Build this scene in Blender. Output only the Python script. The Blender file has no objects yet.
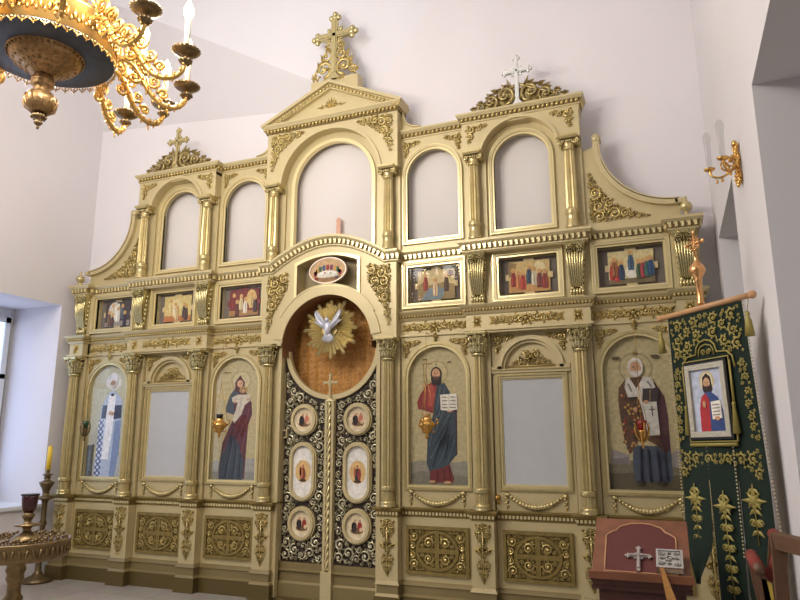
import bpy, bmesh, math, random
from mathutils import Vector, Matrix
PI=math.pi; S=math.sin; K=math.cos
sc=bpy.context.scene; col=sc.collection

# ------------------------------------------------------------------ materials
def lin(c):
    c=c/255.0
    return c/12.92 if c<=0.04045 else ((c+0.055)/1.055)**2.4
def rgb(t): return (lin(t[0]),lin(t[1]),lin(t[2]),1)
MATS={}
def mat(name,c,rough=.6,metal=0.,noise=0.,nscale=8.,bump=0.,bscale=60.,emit=None,estr=0.,alpha=1.,trans=0.,ao=None,coat=0.):
    if name in MATS: return MATS[name]
    m=bpy.data.materials.new(name); m.use_nodes=True; nt=m.node_tree; b=nt.nodes['Principled BSDF']
    b.inputs['Base Color'].default_value=rgb(c); b.inputs['Roughness'].default_value=rough; b.inputs['Metallic'].default_value=metal
    if coat: b.inputs['Coat Weight'].default_value=coat
    if trans: b.inputs['Transmission Weight'].default_value=trans
    if emit: b.inputs['Emission Color'].default_value=rgb(emit); b.inputs['Emission Strength'].default_value=estr
    tc=nt.nodes.new('ShaderNodeTexCoord')
    src=None
    if noise:
        n=nt.nodes.new('ShaderNodeTexNoise'); n.inputs['Scale'].default_value=nscale; n.inputs['Detail'].default_value=4
        nt.links.new(tc.outputs['Object'],n.inputs['Vector'])
        r=nt.nodes.new('ShaderNodeValToRGB'); r.color_ramp.elements[0].position=.3; r.color_ramp.elements[1].position=.7
        a=rgb(c); r.color_ramp.elements[0].color=(a[0]*(1-noise),a[1]*(1-noise),a[2]*(1-noise),1)
        r.color_ramp.elements[1].color=(min(1,a[0]*(1+noise*.5)),min(1,a[1]*(1+noise*.5)),min(1,a[2]*(1+noise*.5)),1)
        nt.links.new(n.outputs['Fac'],r.inputs['Fac']); src=r.outputs['Color']
    if ao:      # occlusion mixes a darker tone into the base colour in crevices
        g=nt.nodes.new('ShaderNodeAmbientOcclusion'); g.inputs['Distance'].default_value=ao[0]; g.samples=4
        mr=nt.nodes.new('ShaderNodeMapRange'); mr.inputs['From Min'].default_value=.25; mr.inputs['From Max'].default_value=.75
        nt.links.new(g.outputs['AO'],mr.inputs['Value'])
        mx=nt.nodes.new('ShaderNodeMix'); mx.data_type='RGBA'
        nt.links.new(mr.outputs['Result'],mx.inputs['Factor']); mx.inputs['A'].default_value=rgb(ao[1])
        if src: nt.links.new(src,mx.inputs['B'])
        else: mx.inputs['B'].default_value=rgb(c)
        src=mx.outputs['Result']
    if src: nt.links.new(src,b.inputs['Base Color'])
    if bump:
        n=nt.nodes.new('ShaderNodeTexNoise'); n.inputs['Scale'].default_value=bscale
        nt.links.new(tc.outputs['Object'],n.inputs['Vector'])
        bp=nt.nodes.new('ShaderNodeBump'); bp.inputs['Strength'].default_value=bump; bp.inputs['Distance'].default_value=.01
        nt.links.new(n.outputs['Fac'],bp.inputs['Height']); nt.links.new(bp.outputs['Normal'],b.inputs['Normal'])
    MATS[name]=m; return m

CREAM=mat('cream_gold_paint',(197,181,136),.4,.22,noise=.06,nscale=3)
CREAMD=mat('cream_gold_paint_dimmed',(136,120,80),.42,.3,noise=.08,nscale=3)  # cream paint darkened to carry the dimmer light near the floor
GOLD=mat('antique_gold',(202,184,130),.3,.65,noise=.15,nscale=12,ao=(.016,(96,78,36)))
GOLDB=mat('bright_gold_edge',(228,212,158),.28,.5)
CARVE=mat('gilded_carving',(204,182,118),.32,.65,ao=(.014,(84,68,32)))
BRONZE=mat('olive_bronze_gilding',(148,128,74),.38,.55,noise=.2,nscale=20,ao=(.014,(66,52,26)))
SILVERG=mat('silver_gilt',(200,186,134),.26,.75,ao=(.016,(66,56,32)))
PLINTHM=mat('dull_gold_plinth',(106,91,54),.4,.5)
DARKB=mat('dark_brown_ground',(46,32,20),.6,0)
BACKP=mat('white_backing_cloth',(214,208,204),.9,bump=.15,bscale=5)
WHITEP=mat('pale_grey_panel',(184,186,188),.5,noise=.03)
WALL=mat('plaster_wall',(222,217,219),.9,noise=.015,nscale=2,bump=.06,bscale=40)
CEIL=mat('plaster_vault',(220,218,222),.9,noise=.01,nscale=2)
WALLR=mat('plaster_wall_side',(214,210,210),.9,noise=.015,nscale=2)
WHITEF=mat('white_window_frame',(225,228,232),.4)
IRON=mat('blue_black_iron',(40,52,84),.5,.3)
BRASS=mat('polished_brass',(218,172,98),.22,.9)
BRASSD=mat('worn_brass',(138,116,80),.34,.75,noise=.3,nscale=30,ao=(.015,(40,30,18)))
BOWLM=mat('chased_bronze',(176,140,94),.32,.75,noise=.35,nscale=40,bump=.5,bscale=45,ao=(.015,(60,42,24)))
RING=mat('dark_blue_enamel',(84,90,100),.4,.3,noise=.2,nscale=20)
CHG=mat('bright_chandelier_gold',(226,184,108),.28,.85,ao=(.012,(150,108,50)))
WAX=mat('ivory_wax',(240,228,196),.5)
YWAX=mat('yellow_wax',(232,196,60),.5)
REDG=mat('dark_red_glass',(56,10,16),.12,0,coat=.5)
GREENG=mat('green_glass',(28,70,34),.12,0,coat=.5)
BLACK=mat('blackened_metal',(22,18,14),.5,.2)
WOOD=mat('red_brown_wood',(126,78,52),.45,noise=.25,nscale=14)
WOODD=mat('dark_red_wood',(74,38,30),.5,noise=.2,nscale=14)
WOODL=mat('light_wood',(196,150,104),.5,noise=.15,nscale=18)
WOODG=mat('grey_brown_wood',(104,74,52),.5,noise=.2,nscale=18)
VELV=mat('maroon_velvet',(96,50,46),.9)
VELR=mat('faded_red_cloth',(128,52,40),.85)
GREEN=mat('green_velvet',(8,32,19),.9,noise=.25,nscale=30)
THREAD=mat('gold_thread',(152,138,72),.55,.25)
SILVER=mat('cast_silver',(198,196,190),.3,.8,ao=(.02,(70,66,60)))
SILVERW=mat('white_silver',(226,226,220),.3,.55)

def curtain_mat():
    m=bpy.data.materials.new('orange_damask'); m.use_nodes=True; nt=m.node_tree; b=nt.nodes['Principled BSDF']; b.inputs['Roughness'].default_value=.6
    tc=nt.nodes.new('ShaderNodeTexCoord'); v=nt.nodes.new('ShaderNodeTexVoronoi'); v.inputs['Scale'].default_value=30; v.feature='F1'
    w=nt.nodes.new('ShaderNodeTexWave'); w.wave_type='RINGS'; w.inputs['Scale'].default_value=5; w.inputs['Distortion'].default_value=6
    nt.links.new(tc.outputs['Object'],v.inputs['Vector']); nt.links.new(tc.outputs['Object'],w.inputs['Vector'])
    a=nt.nodes.new('ShaderNodeMath'); a.operation='MULTIPLY'; nt.links.new(v.outputs['Distance'],a.inputs[0]); a.inputs[1].default_value=14
    s=nt.nodes.new('ShaderNodeMath'); s.operation='SINE'; nt.links.new(a.outputs[0],s.inputs[0])
    ad=nt.nodes.new('ShaderNodeMath'); nt.links.new(s.outputs[0],ad.inputs[0]); nt.links.new(w.outputs['Fac'],ad.inputs[1])
    r=nt.nodes.new('ShaderNodeValToRGB'); r.color_ramp.elements[0].color=rgb((176,118,50)); r.color_ramp.elements[1].color=rgb((210,154,80)); r.color_ramp.elements[0].position=.1; r.color_ramp.elements[1].position=.9
    nt.links.new(ad.outputs[0],r.inputs['Fac']); nt.links.new(r.outputs['Color'],b.inputs['Base Color'])
    return m
CURT=curtain_mat()
def glass_mat(name,tint=(255,255,255),ior=1.5):
    m=bpy.data.materials.new(name); m.use_nodes=True; nt=m.node_tree; nt.nodes.clear()
    o=nt.nodes.new('ShaderNodeOutputMaterial'); mx=nt.nodes.new('ShaderNodeMixShader'); t=nt.nodes.new('ShaderNodeBsdfTransparent'); g=nt.nodes.new('ShaderNodeBsdfGlossy'); f=nt.nodes.new('ShaderNodeFresnel')
    f.inputs['IOR'].default_value=ior; g.inputs['Roughness'].default_value=.02; t.inputs['Color'].default_value=rgb(tint)
    ge=nt.nodes.new('ShaderNodeNewGeometry'); mm=nt.nodes.new('ShaderNodeMath'); mm.operation='SUBTRACT'; mm.inputs[0].default_value=1; nt.links.new(ge.outputs['Backfacing'],mm.inputs[1])
    m2=nt.nodes.new('ShaderNodeMath'); m2.operation='MULTIPLY'; nt.links.new(f.outputs[0],m2.inputs[0]); nt.links.new(mm.outputs[0],m2.inputs[1]); nt.links.new(m2.outputs[0],mx.inputs[0]); nt.links.new(t.outputs[0],mx.inputs[1]); nt.links.new(g.outputs[0],mx.inputs[2]); nt.links.new(mx.outputs[0],o.inputs['Surface'])
    return m
GLASS=glass_mat('picture_glass',ior=1.45); BULB=glass_mat('clear_bulb_glass',(245,245,245),1.5)
def floor_mat():
    m=bpy.data.materials.new('grey_stone_tiles'); m.use_nodes=True; nt=m.node_tree; b=nt.nodes['Principled BSDF']; b.inputs['Roughness'].default_value=.35
    tc=nt.nodes.new('ShaderNodeTexCoord'); br=nt.nodes.new('ShaderNodeTexBrick'); br.inputs['Scale'].default_value=1; br.offset=0
    br.inputs['Brick Width'].default_value=.45; br.inputs['Row Height'].default_value=.45; br.inputs['Mortar Size'].default_value=.004
    br.inputs['Color1'].default_value=rgb((178,170,162)); br.inputs['Color2'].default_value=rgb((168,160,152)); br.inputs['Mortar'].default_value=rgb((118,110,104))
    n=nt.nodes.new('ShaderNodeTexNoise'); n.inputs['Scale'].default_value=6; n.inputs['Detail'].default_value=6
    mx=nt.nodes.new('ShaderNodeMix'); mx.data_type='RGBA'; mx.blend_type='MULTIPLY'; mx.inputs['Factor'].default_value=.35
    nt.links.new(tc.outputs['Object'],br.inputs['Vector']); nt.links.new(tc.outputs['Object'],n.inputs['Vector'])
    nt.links.new(br.outputs['Color'],mx.inputs['A']); nt.links.new(n.outputs['Color'],mx.inputs['B']); nt.links.new(mx.outputs['Result'],b.inputs['Base Color'])
    return m
def pc(c): return mat('paint_%d_%d_%d'%c,c,.65,noise=.22,nscale=28)

# ------------------------------------------------------------------ mesh builder
class MB:
    def __init__(s): s.v=[]; s.f=[]; s.m=[]; s.mats=[]; s.s=[]
    def mi(s,m):
        if m is None: return 0
        if m not in s.mats: s.mats.append(m)
        return s.mats.index(m)
    def add(s,vs,fs,m=None,smooth=False):
        o=len(s.v); s.v+= [tuple(x) for x in vs]; k=s.mi(m)
        for f in fs: s.f.append(tuple(i+o for i in f)); s.m.append(k); s.s.append(smooth)
        return s
    def box(s,x0,x1,y0,y1,z0,z1,m=None): return s.frus(x0,x1,y0,y1,z0,x0,x1,y0,y1,z1,m)
    def frus(s,a0,a1,b0,b1,z0,c0,c1,d0,d1,z1,m=None):
        return s.add([(a0,b0,z0),(a1,b0,z0),(a1,b1,z0),(a0,b1,z0),(c0,d0,z1),(c1,d0,z1),(c1,d1,z1),(c0,d1,z1)],[(0,3,2,1),(4,5,6,7),(0,1,5,4),(1,2,6,5),(2,3,7,6),(3,0,4,7)],m)
    def prism(s,pts,y0,y1,m=None,edge=None,smooth=False):     # polygon in XZ, from y0 (front) to y1 (back)
        A=sum(pts[i][0]*pts[(i+1)%len(pts)][1]-pts[(i+1)%len(pts)][0]*pts[i][1] for i in range(len(pts)))
        if A<0: pts=pts[::-1]
        n=len(pts); V=[(p[0],y0,p[1]) for p in pts]+[(p[0],y1,p[1]) for p in pts]
        s.add(V,[tuple(range(n)),tuple(range(2*n-1,n-1,-1))],m)
        return s.add(V,[(j,i,i+n,j+n) for i in range(n) for j in ((i+1)%n,)],edge or m,smooth)
    def strip(s,inner,outer,y0,y1,m=None,closed=False):  # band between two XZ polylines, extruded
        n=len(inner); V=[(p[0],y0,p[1]) for p in inner]+[(p[0],y0,p[1]) for p in outer]+[(p[0],y1,p[1]) for p in inner]+[(p[0],y1,p[1]) for p in outer]
        F=[]
        r=range(n) if closed else range(n-1)
        for i in r:
            j=(i+1)%n
            F+= [(i,j,n+j,n+i),(2*n+i,3*n+i,3*n+j,2*n+j),(i,2*n+i,2*n+j,j),(n+i,n+j,3*n+j,3*n+i)]
        if not closed: F+= [(0,n,3*n,2*n),(n-1,3*n-1,4*n-1,2*n-1)]
        return s.add(V,F,m)
    def lathe(s,prof,c=(0,0,0),n=20,m=None,flute=0,fd=0,smooth=True,ax=None):
        V=[]; F=[]
        for (r,z) in prof:
            for i in range(n):
                a=2*PI*i/n; rr=r*(1-(fd if (flute and i%2) else 0))
                V.append((c[0]+rr*K(a),c[1]+rr*S(a),c[2]+z))
        for k in range(len(prof)-1):
            for i in range(n):
                j=(i+1)%n; F.append((k*n+i,k*n+j,(k+1)*n+j,(k+1)*n+i))
        F.append(tuple(range(n-1,-1,-1))); F.append(tuple((len(prof)-1)*n+i for i in range(n)))
        if ax is not None: V=[tuple(ax@Vector(v)) for v in V]
        return s.add(V,F,m,smooth)
    def tube(s,path,rad,n=6,m=None,flat=1.,caps=True,smooth=True):
        P=[Vector(p) for p in path]; L=len(P)
        if not hasattr(rad,'__len__'): rad=[rad]*L
        V=[];F=[]
        up=Vector((0,-1,0)); prev=None
        for i in range(L):
            t=(P[min(i+1,L-1)]-P[max(i-1,0)])
            if t.length<1e-9: t=Vector((0,0,1))
            t.normalize()
            if prev is None:
                a=up if abs(t.dot(up))<.9 else Vector((1,0,0))
            else: a=prev
            b=t.cross(a); 
            if b.length<1e-6: b=t.cross(Vector((0,0,1)))
            b.normalize(); a=b.cross(t).normalized(); prev=a
            for k in range(n):
                g=2*PI*k/n; V.append(P[i]+b*(K(g)*rad[i])+a*(S(g)*rad[i]*flat))
        for i in range(L-1):
            for k in range(n):
                j=(k+1)%n; F.append((i*n+k,(i+1)*n+k,(i+1)*n+j,i*n+j))
        if caps: F.append(tuple(range(n))); F.append(tuple((L-1)*n+k for k in range(n-1,-1,-1)))
        return s.add(V,F,m,smooth)
    def blob(s,c,r,m=None,n=8,h=5,M=None):
        V=[];F=[]
        for i in range(1,h):
            t=PI*i/h
            for k in range(n):
                g=2*PI*k/n; V.append(Vector((r[0]*S(t)*K(g),r[1]*S(t)*S(g),r[2]*K(t))))
        V+= [Vector((0,0,r[2])),Vector((0,0,-r[2]))]
        if M: V=[M@v for v in V]
        V=[v+Vector(c) for v in V]
        for i in range(h-2):
            for k in range(n):
                j=(k+1)%n; F.append((i*n+k,(i+1)*n+k,(i+1)*n+j,i*n+j))
        a=len(V)-2
        for k in range(n):
            j=(k+1)%n; F.append((a,k,j)); F.append((a+1,(h-2)*n+j,(h-2)*n+k))
        return s.add(V,F,m,True)
    def leaf(s,x,z,ang,L,W,y=0,h=.01,m=None):      # pointed relief leaf lying on an XZ plane, facing -Y
        c,d=K(ang),S(ang)
        def q(u,w,e): return (x+u*c-w*d,y-e,z+u*d+w*c)
        return s.add([q(0,0,0),q(L*.35,W/2,0),q(L,0,0),q(L*.35,-W/2,0),q(L*.4,0,h),q(L*.12,0,h*.5)],[(0,5,1),(5,4,1),(1,4,2),(2,4,3),(3,4,5),(3,5,0)],m,False)
    def build(s,name,m=None,parent=None,loc=(0,0,0),rot=None,mirror=False):
        me=bpy.data.meshes.new(name)
        V=s.v;F=s.f
        if mirror: V=[(-a,b,c) for a,b,c in V]; F=[f[::-1] for f in F]
        me.from_pydata(V,[],F)
        for k in (s.mats or [m]): me.materials.append(k)
        me.polygons.foreach_set('material_index',s.m); me.polygons.foreach_set('use_smooth',s.s); me.update()
        return link(name,me,parent,loc,rot)
    def xf(s,M):
        s.v=[tuple(M@Vector(v)) for v in s.v]; return s
def link(name,me,parent=None,loc=(0,0,0),rot=None):
    o=bpy.data.objects.new(name,me); col.objects.link(o); o.location=loc
    if rot: o.rotation_euler=rot
    if parent: o.parent=parent
    return o
def empty(name,loc,label,cat,group=None,rot=None):
    o=bpy.data.objects.new(name,None); col.objects.link(o); o.location=loc; o.empty_display_size=.1
    if rot: o.rotation_euler=rot
    tag(o,label,cat,group); return o
def tag(o,label,cat,group=None):
    o['label']=label; o['category']=cat
    if group: o['group']=group
    return o
def struct(name,mb,m,**k):
    o=mb.build(name,m,**k); o['kind']='structure'; return o
def arc(cx,cz,r,a0,a1,n,rz=None):
    rz=rz or r
    return [(cx+r*K(math.radians(a0+(a1-a0)*i/n)),cz+rz*S(math.radians(a0+(a1-a0)*i/n))) for i in range(n+1)]

# ------------------------------------------------------------------ carved ornament
def scroll(mb,x,z,r,a0=0,hand=1,y=0,h=.02,turn=1.35,leaves=6,m=None,rt=None):
    n=13; path=[];rad=[]; rt=rt or .19
    for i in range(n):
        t=i/(n-1); a=a0+hand*t*turn*2*PI; rr=r*(1-t*.8)*.86
        path.append((x+rr*K(a),y-h*(.35+.4*t),z+rr*S(a))); rad.append(r*rt*(1-.45*t))
    mb.tube(path,rad,5,m,flat=.9)
    mb.blob((x,y-h*.7,z),(r*.24,h*.5,r*.24),m,6,4)
    for k in range(leaves):
        t=k/leaves*.62; a=a0+hand*t*turn*2*PI; rr=r*(1-t*.8)*.86
        mb.leaf(x+rr*K(a),z+rr*S(a),a+hand*.9,r*.62*(1-.3*t),r*.42,y-h*.3,h*.7,m)
def inside(p,poly):
    x,z=p; c=False; n=len(poly)
    for i in range(n):
        x1,z1=poly[i]; x2,z2=poly[(i+1)%n]
        if (z1>z)!=(z2>z) and x<(x2-x1)*(z-z1)/(z2-z1)+x1: c=not c
    return c
def edist(p,poly):
    d=9
    for i in range(len(poly)):
        a=poly[i]; b=poly[(i+1)%len(poly)]; dx,dz=b[0]-a[0],b[1]-a[1]; L=dx*dx+dz*dz
        t=max(0,min(1,((p[0]-a[0])*dx+(p[1]-a[1])*dz)/L)) if L else 0
        d=min(d,math.hypot(p[0]-a[0]-t*dx,p[1]-a[1]-t*dz))
    return d
def fill(mb,poly,rmax,rmin,seed=1,y=0,h=.02,holes=(),mirror=None,m=None,over=1.1,gap=.9,maxn=80):
    rnd=random.Random(seed); xs=[p[0] for p in poly]; zs=[p[1] for p in poly]
    C=[]; 
    for _ in range(maxn):
        best=None
        for _ in range(160):
            p=(rnd.uniform(min(xs),max(xs)),rnd.uniform(min(zs),max(zs)))
            if not inside(p,poly): continue
            d=min(edist(p,poly),rmax)
            if mirror is not None:
                if p[0]<mirror: continue
                d=min(d,p[0]-mirror)
            for (hx,hz,hr,hrz) in holes:
                q=math.hypot((p[0]-hx)/hr,(p[1]-hz)/hrz); d=min(d,(q-1)*min(hr,hrz))
            for c in C: d=min(d,math.hypot(p[0]-c[0],p[1]-c[1])-c[2]*gap)
            if best is None or d>best[2]: best=(p[0],p[1],d)
        if best is None or best[2]<rmin: break
        C.append(best)
    for i,(x,z,r) in enumerate(C):
        hand=1 if i%2 else -1; a=rnd.uniform(0,6.28)
        if r>rmin*1.6: scroll(mb,x,z,r*over,a,hand,y,h,m=m)
        else:
            for k in range(4): mb.leaf(x,z,a+k*PI/2,r*1.3,r*.9,y,h*.8,m)
            mb.blob((x,y-h*.5,z),(r*.35,h*.4,r*.35),m,6,4)
        if mirror is not None:
            x2=2*mirror-x
            if r>rmin*1.6: scroll(mb,x2,z,r*over,PI-a,-hand,y,h,m=m)
            else:
                for k in range(4): mb.leaf(x2,z,a+k*PI/2,r*1.3,r*.9,y,h*.8,m)
                mb.blob((x2,y-h*.5,z),(r*.35,h*.4,r*.35),m,6,4)
    return mb
def rosette(mb,x,z,r,y=0,h=.02,n=8,m=None):
    for k in range(n): mb.leaf(x+r*.15*K(2*PI*k/n),z+r*.15*S(2*PI*k/n),2*PI*k/n,r*.85,r*.55,y,h*.8,m)
    mb.blob((x,y-h*.6,z),(r*.28,h*.6,r*.28),m,8,5)
def stem(mb,pts,r,y=0,h=.015,m=None,leaves=True,L=.04):
    n=len(pts); mb.tube([(p[0],y-h*.5,p[1]) for p in pts],[r*(1-.5*i/n) for i in range(n)],5,m)
    if leaves:
        for i in range(1,n-1):
            a=math.atan2(pts[i+1][1]-pts[i-1][1],pts[i+1][0]-pts[i-1][0]); mb.leaf(pts[i][0],pts[i][1],a+(.8 if i%2 else -.8),L,L*.5,y,h,m)
def spray(L,H,seed=1,m=None):          # corner sprig: long arm along +x, short arm along -z
    mb=MB(); n=8
    scroll(mb,L*.22,-H*.26,H*.30,2,1,0,.032,m=m,rt=.2); scroll(mb,L*.55,-H*.17,H*.21,1,-1,0,.03,m=m,rt=.2); scroll(mb,L*.82,-H*.15,H*.16,0,1,0,.028,m=m,rt=.2)
    scroll(mb,L*.17,-H*.68,H*.22,3,-1,0,.03,m=m,rt=.2); scroll(mb,L*.13,-H*.95,H*.13,2,1,0,.026,m=m,rt=.2)
    for i in range(7): mb.leaf(L*(.1+.12*i),-H*(.08+.03*(i%2)),-.2+.5*(i%2),L*.2,H*.2,0,.018,m)
    for i in range(5): mb.leaf(L*.1,-H*(.2+.16*i),-1.7+.5*(i%2),L*.2,H*.2,0,.018,m)
    mb.leaf(L*.12,-H*.8,-PI/2,H*.2,H*.12,0,.014,m)
    return mb
def acanthus_cap(w,h,m=None,volute=True):  # corinthian capital, base at z=0
    mb=MB(); rb=w*.28
    mb.lathe([(rb*1.12,0),(rb*1.2,.012),(rb*1.12,.024),(rb,.03),(rb*1.02,h*.5),(rb*1.3,h*.82),(rb*1.45,h*.88)],n=16,m=m)
    for row,(z0,L,off) in enumerate(((.025,h*.42,0),(.03,h*.68,PI/8))):
        for k in range(8):
            a=2*PI*k/8+off; P=[];R=[]
            for i in range(6):
                t=i/5; rr=rb*(1.05+.08*row)+ (t**3)*w*.16; z=z0+L*min(1,t*1.08)-(t**6)*L*.14
                P.append((rr*K(a),rr*S(a),z)); R.append(w*.085*(1-.25*abs(t-.4)))
            mb.tube(P,R,5,m,flat=.6)
            for t in (.3,.6,.85):
                for sg in (-1,1):
                    aa=a+sg*.25; rr=rb*1.12+t**3*w*.14; mb.blob((rr*K(aa),rr*S(aa),z0+L*t),(w*.03,w*.03,w*.05),m,5,4)
    for k in range(4):
        a=PI/4+k*PI/2
        for sg in (-1,1):
            P=[]; 
            for i in range(9):
                t=i/8; g=t*2.2*PI; rv=w*.10*(1-.75*t); r0=w*.56
                P.append(((r0-rv*K(g)*.6)*K(a+sg*.06),(r0-rv*K(g)*.6)*S(a+sg*.06),h*.8+rv*S(g)))
            mb.tube(P,[w*.035*(1-.5*i/8) for i in range(9)],5,m)
    hw=w*.5
    mb.frus(-hw*.9,hw*.9,-hw*.9,hw*.9,h*.88,-hw,hw,-hw,hw,h*.94,m); mb.box(-hw,hw,-hw,hw,h*.94,h,m)
    for k in range(4):
        a=k*PI/2; mb.blob((hw*K(a),hw*S(a),h*.9),(w*.07,w*.07,w*.06),m,6,4)
    return mb
def ionic_cap(w,h,m=None):
    mb=MB(); rb=w*.27
    mb.lathe([(rb,0),(rb*1.15,h*.08),(rb,h*.16),(rb,h*.35),(rb*1.35,h*.55),(rb*1.4,h*.62)],n=16,m=m)
    for sx in (-1,1):
        for sy in (-1,1):
            P=[]
            for i in range(12):
                t=i/11; g=PI/2-sx*t*3.2*PI; rv=w*.17*(1-.8*t); P.append((sx*w*.36+rv*K(g),sy*w*.3,h*.55+rv*S(g)))
            mb.tube(P,[w*.05*(1-.4*i/11) for i in range(12)],6,m); mb.blob((sx*w*.36,sy*w*.3,h*.55),(w*.05,w*.05,w*.05),m,6,4)
        mb.tube([(sx*w*.36,-w*.3,h*.55),(sx*w*.36,w*.3,h*.55)],w*.13,8,m)
    for k in range(5): mb.blob((-w*.2+k*w*.1,-w*.36,h*.56),(w*.04,w*.05,h*.12),m,6,4)
    hw=w*.5; mb.frus(-hw*.85,hw*.85,-hw*.85,hw*.85,h*.72,-hw,hw,-hw,hw,h*.86,m); mb.box(-hw,hw,-hw,hw,h*.86,h,m)
    return mb
def shaft(r0,r1,z0,z1,m=None,n=24,fd=.12):
    mb=MB(); mb.lathe([(r0*1.02,z0),(r0,z0+.02),(r0*.99,z0+(z1-z0)*.5),(r1,z1-.03),(r1*1.02,z1)],n=n,m=m,flute=1,fd=fd,smooth=False); return mb

# cornice strip made of stacked mouldings with returns at both ends
GAP=mat('darker_gap_gold',(120,100,58),.5,.3)  # darker gold behind the teeth so the gaps between them read dark
def cornice(mb,x0,x1,y,layers,yb=.2,m=None,el=1,er=1,base=None):
    for (oa,ob,z0,z1) in layers:
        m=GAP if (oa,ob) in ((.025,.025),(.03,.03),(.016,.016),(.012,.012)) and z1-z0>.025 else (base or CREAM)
        mb.frus(x0-oa*el,x1+oa*er,y-oa,yb,z0,x0-ob*el,x1+ob*er,y-ob,yb,z1,m)
def teeth(mb,x0,x1,y,z,p,w,h,d,kind='egg',m=None,ret=0):
    n=max(1,int(round((x1-x0)/p))); 
    for i in range(n):
        x=x0+(i+.5)*(x1-x0)/n
        if kind=='egg': mb.blob((x,y,z),(w/2,d,h/2),m,6,5,Matrix.Rotation(.35,3,'Y'))
        else:
            mb.frus(x-w/2,x+w/2,y-d,y+.01,z-h/2,x-w/2,x+w/2,y-d,y+.01,z+h/2,m)
            if kind=='s': mb.box(x-w,x+w*.1,y-d*.9,y+.01,z+h*.18,z+h*.5,m)
    if ret:
        for i in range(ret):
            yy=y+p*(i+.8)
            mb.blob((x1+d*.2,yy,z),(d,w/2,h/2),m,6,5)

# =================================================================== ROOM
WX=3.79; WLX=-3.78; BY=.22
def wall_side(name,X,sg,m):
    # inner face at X, two deep window recesses with tops at z 3.26
    D=.85; mb=MB(); Z0,Z1=.82,3.26; top=7.6
    R=[(-1.60,-.16),(-4.35,-2.86)]; cuts=[BY+.1]+[v for r in R for v in (r[1],r[0])]+[-7.6]
    def bx(y0,y1,z0,z1): mb.box(min(X,X+sg*D),max(X,X+sg*D),y0,y1,z0,z1)
    bx(R[0][1],BY+.1,0,top); bx(R[1][1],R[0][0],0,top); bx(-7.6,R[1][0],0,top)
    for a,b in R: bx(a,b,0,Z0); bx(a,b,Z1,top)
    struct(name,mb,m)
    return R,D
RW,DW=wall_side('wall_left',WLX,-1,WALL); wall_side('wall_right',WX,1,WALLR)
mb=MB(); mb.box(WLX-.9,-.66,BY,BY+.4,0,7.6); mb.box(.66,WX+.9,BY,BY+.4,0,7.6); mb.box(-.66,.66,BY,BY+.4,3.2,7.6); struct('wall_back',mb,WALL)
mb=MB(); mb.box(WLX-.9,WX+.9,-7.6,BY+.5,-.1,0); struct('floor',mb,floor_mat())
mb=MB(); mb.box(WLX-.9,WX+.9,-7.6,BY+.3,7.6,7.7); struct('ceiling',mb,CEIL)
# folded vault facets meeting the back wall
A=Vector((.3,BY,5.42)); Lp=Vector((-2.685,-.1,7.07)); 
Lq=A+(Lp-A)*1.3; Rq=A+(Vector((1.13,BY,6.52))-A)*1.9
CE1=mat('plaster_facet_left_shaded',(208,204,206),.9)  # greyer plaster, the left facet's shade put into its colour
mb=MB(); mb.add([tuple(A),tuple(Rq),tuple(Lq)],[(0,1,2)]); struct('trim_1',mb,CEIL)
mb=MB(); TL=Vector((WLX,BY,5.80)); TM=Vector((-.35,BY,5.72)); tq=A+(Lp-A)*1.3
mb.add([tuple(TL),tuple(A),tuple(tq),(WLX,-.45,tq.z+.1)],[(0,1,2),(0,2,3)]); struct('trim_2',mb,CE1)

def window(i,X,sg,y0,y1,es,grille):
    w=MB(); xf=X+sg*.80; z0,z1=.98,3.14; a,b=y0+.06,y1-.06
    for (p,q,r,s) in ((a,a+.07,z0,z1),(b-.07,b,z0,z1),(a,b,z0,z0+.07),(a,b,z1-.07,z1),((a+b)/2-.04,(a+b)/2+.04,z0,z1),(a,b,2.35,2.41)):
        w.box(min(xf,xf+sg*.05),max(xf,xf+sg*.05),p,q,r,s)
    w.box(min(xf+sg*.05,xf+sg*.04),max(xf+sg*.05,xf+sg*.04),y0,y1,.82,z0); w.box(min(xf+sg*.05,xf+sg*.04),max(xf+sg*.05,xf+sg*.04),y0,y1,z1,3.26)
    o=struct('window_%d'%i,w,WHITEF)
    p=MB(); xp=xf+sg*.03; p.add([(xp,a,z0),(xp,b,z0),(xp,b,z1),(xp,a,z1)],[(0,1,2,3)])
    pm=mat('bright_sky_pane_%d'%i,(120,124,130),.3,emit=(190,212,255) if sg<0 else (220,215,205),estr=es)
    p.build('window_pane',pm,o)
    if grille:
        g=MB(); xg=xf+sg*.012
        for k in range(6):
            yy=a+.1+k*(b-a-.2)/5
            for h in (1,-1):
                g.tube([(xg,yy+h*.11*S(t*PI/3),z0+.1+t*(z1-z0-.2)/12) for t in range(13)],.014,5)
        g.build('window_grille',IRON,o)
    s=MB(); s.box(min(X-sg*.04,X+sg*.78),max(X-sg*.04,X+sg*.78),y0+.0,y1,.80,.84); s.build('window_sill',WHITEF,o)
window(1,WLX,-1,-1.60,-.16,2.5,False); window(2,WLX,-1,-4.35,-2.86,2.5,False)
window(3,WX,1,-1.60,-.16,.2,False); window(4,WX,1,-4.35,-2.86,.1,False)

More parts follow.
